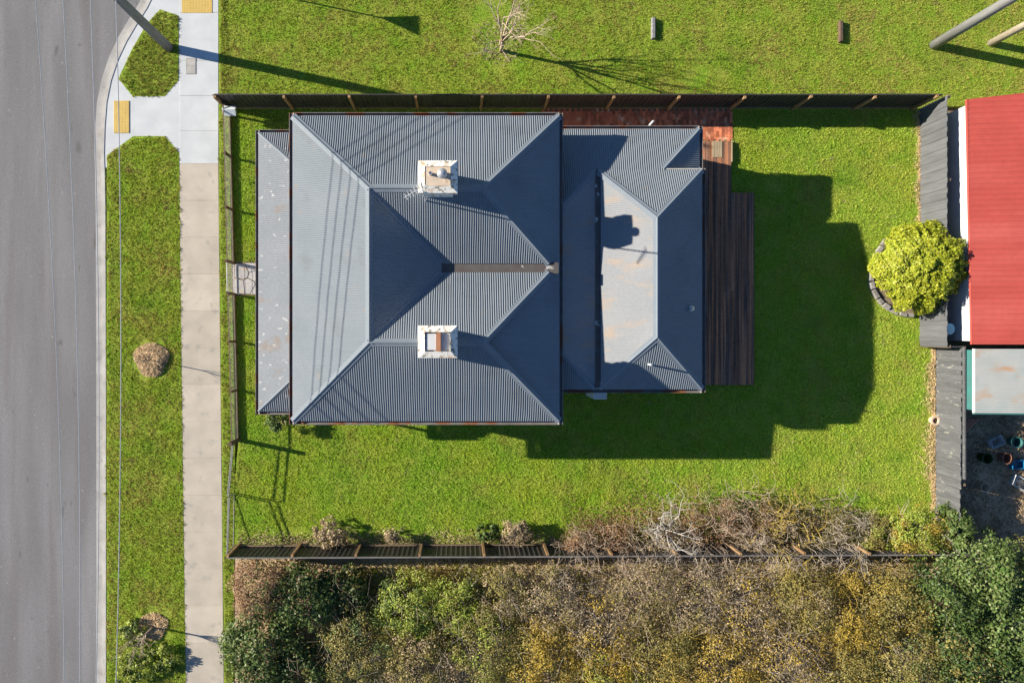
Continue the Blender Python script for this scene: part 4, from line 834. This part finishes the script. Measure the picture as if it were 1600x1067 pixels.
# overgrown block behind the south fence
SB = [(405,918,48,1.9,'lf_red','lf_dark',0,'twig'),(470,935,56,1.5,'lf_dark','lf_green',6,'twig'),(412,1015,68,1.5,'lf_dark','lf_green',6,'twig'),(535,925,44,1.0,'lf_dark','lf_olive',6,'twig'),(470,1060,60,1.2,'lf_dark','lf_olive',4,'twig'),
  (645,945,58,1.25,'lf_lime','lf_green',6,'twig_pale'),(715,945,52,1.2,'lf_lime','lf_olive',8,'twig_pale'),(560,1015,66,1.4,'lf_olive','lf_green',12,'twig_pale'),(655,1040,68,1.5,'lf_olive','lf_brown',14,'twig_pale'),
  (765,1010,66,1.7,'lf_olive','lf_lime',14,'twig_pale'),(795,925,46,1.6,'lf_olive','lf_brown',20,'twig_pale'),(862,935,58,1.9,'lf_brown','lf_olive',34,'twig_pale'),(850,1030,66,1.9,'lf_yellow','lf_olive',20,'lichen'),(940,985,66,2.0,'lf_brown','lf_yellow',36,'twig_pale'),
  (945,1070,66,1.9,'lf_yellow','lf_lime',18,'lichen'),(1010,925,60,2.0,'lf_brown','lf_olive',40,'twig'),(1035,1015,70,2.0,'lf_olive','lf_yellow',34,'lichen'),(1090,940,60,2.0,'lf_brown','lf_olive',40,'twig_pale'),(1130,1040,74,2.1,'lf_yellow','lf_brown',34,'lichen'),
  (1165,945,60,2.1,'lf_brown','lf_yellow',40,'twig_pale'),(1230,1020,70,2.1,'lf_brown','lf_yellow',40,'twig_pale'),(1255,935,58,2.2,'lf_olive','lf_brown',34,'lichen'),(1320,1060,66,2.2,'lf_olive','lf_yellow',24,'lichen'),(1325,955,60,2.3,'lf_yellow','lf_olive',24,'lichen'),
  (1395,945,58,2.6,'lf_olive','lf_yellow',8,'twig_pale'),(1420,1040,66,2.6,'lf_olive','lf_green',12,'twig'),(1470,930,56,3.0,'lf_dark','lf_green',4,'twig'),(1545,885,70,3.2,'lf_green','lf_dark',4,'twig'),(1500,1010,66,3.0,'lf_dark','lf_olive',6,'twig'),(1580,990,76,3.4,'lf_dark','lf_green',4,'twig'),(1570,1070,66,3.0,'lf_dark','lf_olive',4,'twig'),(1590,820,46,2.4,'lf_olive','lf_dark',4,'twig')]
KIND = {'lf_red':('purple_bush','purple brown bush at the corner behind the dark steel fence','purple bush at the street corner'),'lf_dark':('dark_bush','dense dark green bush on the overgrown block behind the steel fence','dark green bushes behind the fence'),
  'lf_lime':('lime_bush','bright lime green bush on the overgrown block behind the steel fence','lime bushes behind the fence'),'lf_olive':('olive_thicket','olive green scrubby bush on the overgrown block behind the steel fence','olive bushes behind the fence'),
  'lf_yellow':('yellow_bush','yellow leaved scrubby bush on the overgrown block behind the steel fence','yellow bushes behind the fence'),'lf_brown':('twiggy_bush','brown twiggy leafless looking bush behind the steel fence','brown twiggy bushes behind the fence'),
  'lf_green':('tall_green_bush','tall mid green bush beside the cluttered yard','green bush by the yard')}
SBL = ['purple brown bush at the street corner behind the steel fence', 'dense dark green bush between the purple bush and a smaller dark bush', 'broad dark green bush beside the footpath edge', 'small dark green bush between the big dark bush and the lime bush', 'low dark bush between the footpath bush and olive scrub', 'bright lime green bush beside the small dark bush', 'second lime green bush beside the olive scrub at the fence', 'olive scrub between the dark bushes and below the first lime bush', 'dry looking olive scrub in front of both lime bushes', 'olive scrub between the second lime bush and the yellow bush', 'narrow olive scrub with brown twigs at the fence by the second lime bush', 'brown twiggy bush at the fence beside the narrow olive scrub', 'yellow bush below the first brown twiggy bush', 'brown twiggy bush flecked with yellow between two yellow bushes', 'yellow and lime leaved bush below the yellow flecked twiggy bush', 'dark twigged brown bush at the fence behind the fruit tree', 'olive and yellow scrub in the middle of the brown twiggy bushes', 'tall brown twiggy bush at the fence behind the reddish brambles', 'large yellow and brown bush amid the twiggy scrub', 'pale twigged brown bush at the fence flecked with yellow', 'wide brown twiggy bush beside the large yellow and brown bush', 'olive bush with lichen twigs at the fence behind the lichen bramble', 'olive and yellow bush with lichen twigs away from the fence', 'yellow bush with lichen twigs beside the tall olive bush', 'tall olive bush with yellow leaves against the dark green bushes', 'olive and green bush between yellow scrub and dark bushes', 'tall dark green bush by the corner of the steel fence', 'tall mid green bush beside the cluttered yard', 'dark green bush tinged olive beside the tall olive bush', 'largest dark green bush beyond the cluttered yard', 'dark bush tinged olive beyond the largest dark bush', 'small olive bush at the edge of the cluttered yard']
for (px, py, r, h, lf, ex, tw, tm), blab in zip(SB, SBL):
    z = h*.55; R_ = r*(H-z)/F*1.08; nm, lab, gr = KIND[lf]; y = min(WY(py, z), -8.7 - R_*(.55 if px < 860 else .25))
    sparse = .3 if lf == 'lf_brown' else 1.0
    shrub(nm, (WX(px, z), y, z*.9), (R_, R_, h*.5), int((4600 if lf in ('lf_dark','lf_green') else 7000)*sparse*(r/60)**2), lf, blab, .055 if lf in ('lf_dark','lf_green') else .034, gr, extra=(ex, int(1800*(r/60)**2)), twigs=int(tw*3.2), twig_m=tm, clumps=60, crad=.26)
setp(leaves('scrub_undergrowth', np.stack([rng.uniform(-8.7,24,60000), rng.uniform(-14.5,-8.8,60000), rng.random(60000)*.35], 1), np.tile([0,0,1.0], (60000,1)), .05, M['lf_olive'], None, .4, .7), 'low tangled olive undergrowth covering the overgrown block', 'undergrowth', kind='stuff')
grass('scrub_grass', ragged([W(p_, q_)[:2] for p_, q_ in ((560,890),(790,888),(800,980),(700,1020),(590,1000))], .15), [], 1800, .16, M['reserve_grass'], 'long lime green grass in the gap between the scrub bushes', 'grass')
# street and reserve trees
bare_tree('reserve_tree', tuple(tr), 4.6, .07, 'leafless brown tree on the open grass with a long thin shadow', 'twig', 6, 4, .36, trunk=.2)
bare_tree('street_sapling', tuple(MU), 1.7, .02, 'thin leafless sapling in the round straw mulch on the verge', 'twig', 3, 2, .4, trunk=.5)
bare_tree('street_tree', tuple(MU2), 2.6, .035, 'leafless young tree in bare ground with leafy weeds beside the footpath', 'twig', 5, 4, .5, trunk=.3)
bare_tree('pale_tree', W(1548,68), 7.5, .13, 'thick pale trunked leafless tree beside the pale grey pole', 'palewood', 4, 3, .5, trunk=.6)
def mulch(c, r, h, n, label, m):
    a = rng.uniform(0, 2*np.pi, n); u = np.sqrt(rng.random(n)); x = c.x + r*u*np.cos(a)*(1+.15*np.sin(3*a)); y = c.y + r*u*np.sin(a); z = .01 + h*np.clip(1.1-u**2, 0, 1)*(.4+.6*np.clip(u*2.2, 0, 1)) + rng.random(n)*.04
    setp(leaves('straw_mulch', np.stack([x, y, z], 1), np.tile([0,0,1.0], (n,1)), .06, m, None, .2, .3), label, 'mulch', kind='stuff')
mulch(MU, .66, .16, 5000, 'round mound of pale straw mulch on the grass verge', M['straw'])
mulch(MU2, .55, .06, 1800, 'scattered straw and bare ground under the young street tree', M['straw'])
mulch(tr + Vector((-.1,.4,0)), 1.0, .02, 500, 'dry reddish leaves around the leafless reserve tree', M['lf_brown'])
for px, py, r in ((212,985,26),(222,1030,38),(262,1025,28),(205,1062,26)):
    shrub('verge_weed', (WX(px), WY(py), .14), (r*.025, r*.025, .2), 900, 'lf_lime', {212:'leafy green weed clump beside the straw under the street tree', 222:'largest leafy green weed clump below the street tree', 262:'leafy weed clump between the street tree and the footpath', 205:'small weed clump between the kerb and the largest weed clump'}[px], .045, 'weeds under the street tree', 'weed', clumps=18, extra=('lf_dark', 300))
n = 9000; yx = rng.uniform(19.0, 23.5, n); yy = rng.uniform(-8.6, -3.3, n); kk = rng.random(n) < .25 + .9*vnoise(yx, yy, 1.6, 21)
setp(leaves('yard_debris', np.stack([yx, yy, rng.random(n)*.12], 1)[kk], np.tile([0,0,1.0], (int(kk.sum()),1)), .05, M['lf_brown'], None, .45, .7), 'scattered dry debris and leaves over the cluttered yard', 'debris', kind='stuff')
def dry_edge(x, p0, p1, n, wd, label):
    yy_ = WY(rng.uniform(p0, p1, n)); xx_ = x - np.abs(rng.normal(0, wd, n))*(.4+1.2*vnoise(yy_, yy_*0+2, 2.2, 31)); kz = .01 + rng.random(n)*.06
    setp(leaves('dry_grass', np.stack([xx_, yy_, kz], 1), np.tile([-.3,0,1.0], (n,1)), .05, M['straw'], None, .14, .5), label, 'dry grass', kind='stuff')
dry_edge(18.22, 172, 372, 1100, .09, 'thin line of dry straw coloured grass at the foot of the clean paling fence')
dry_edge(18.82, 545, 800, 3200, .16, 'dry straw coloured grass along the foot of the weathered paling fence')
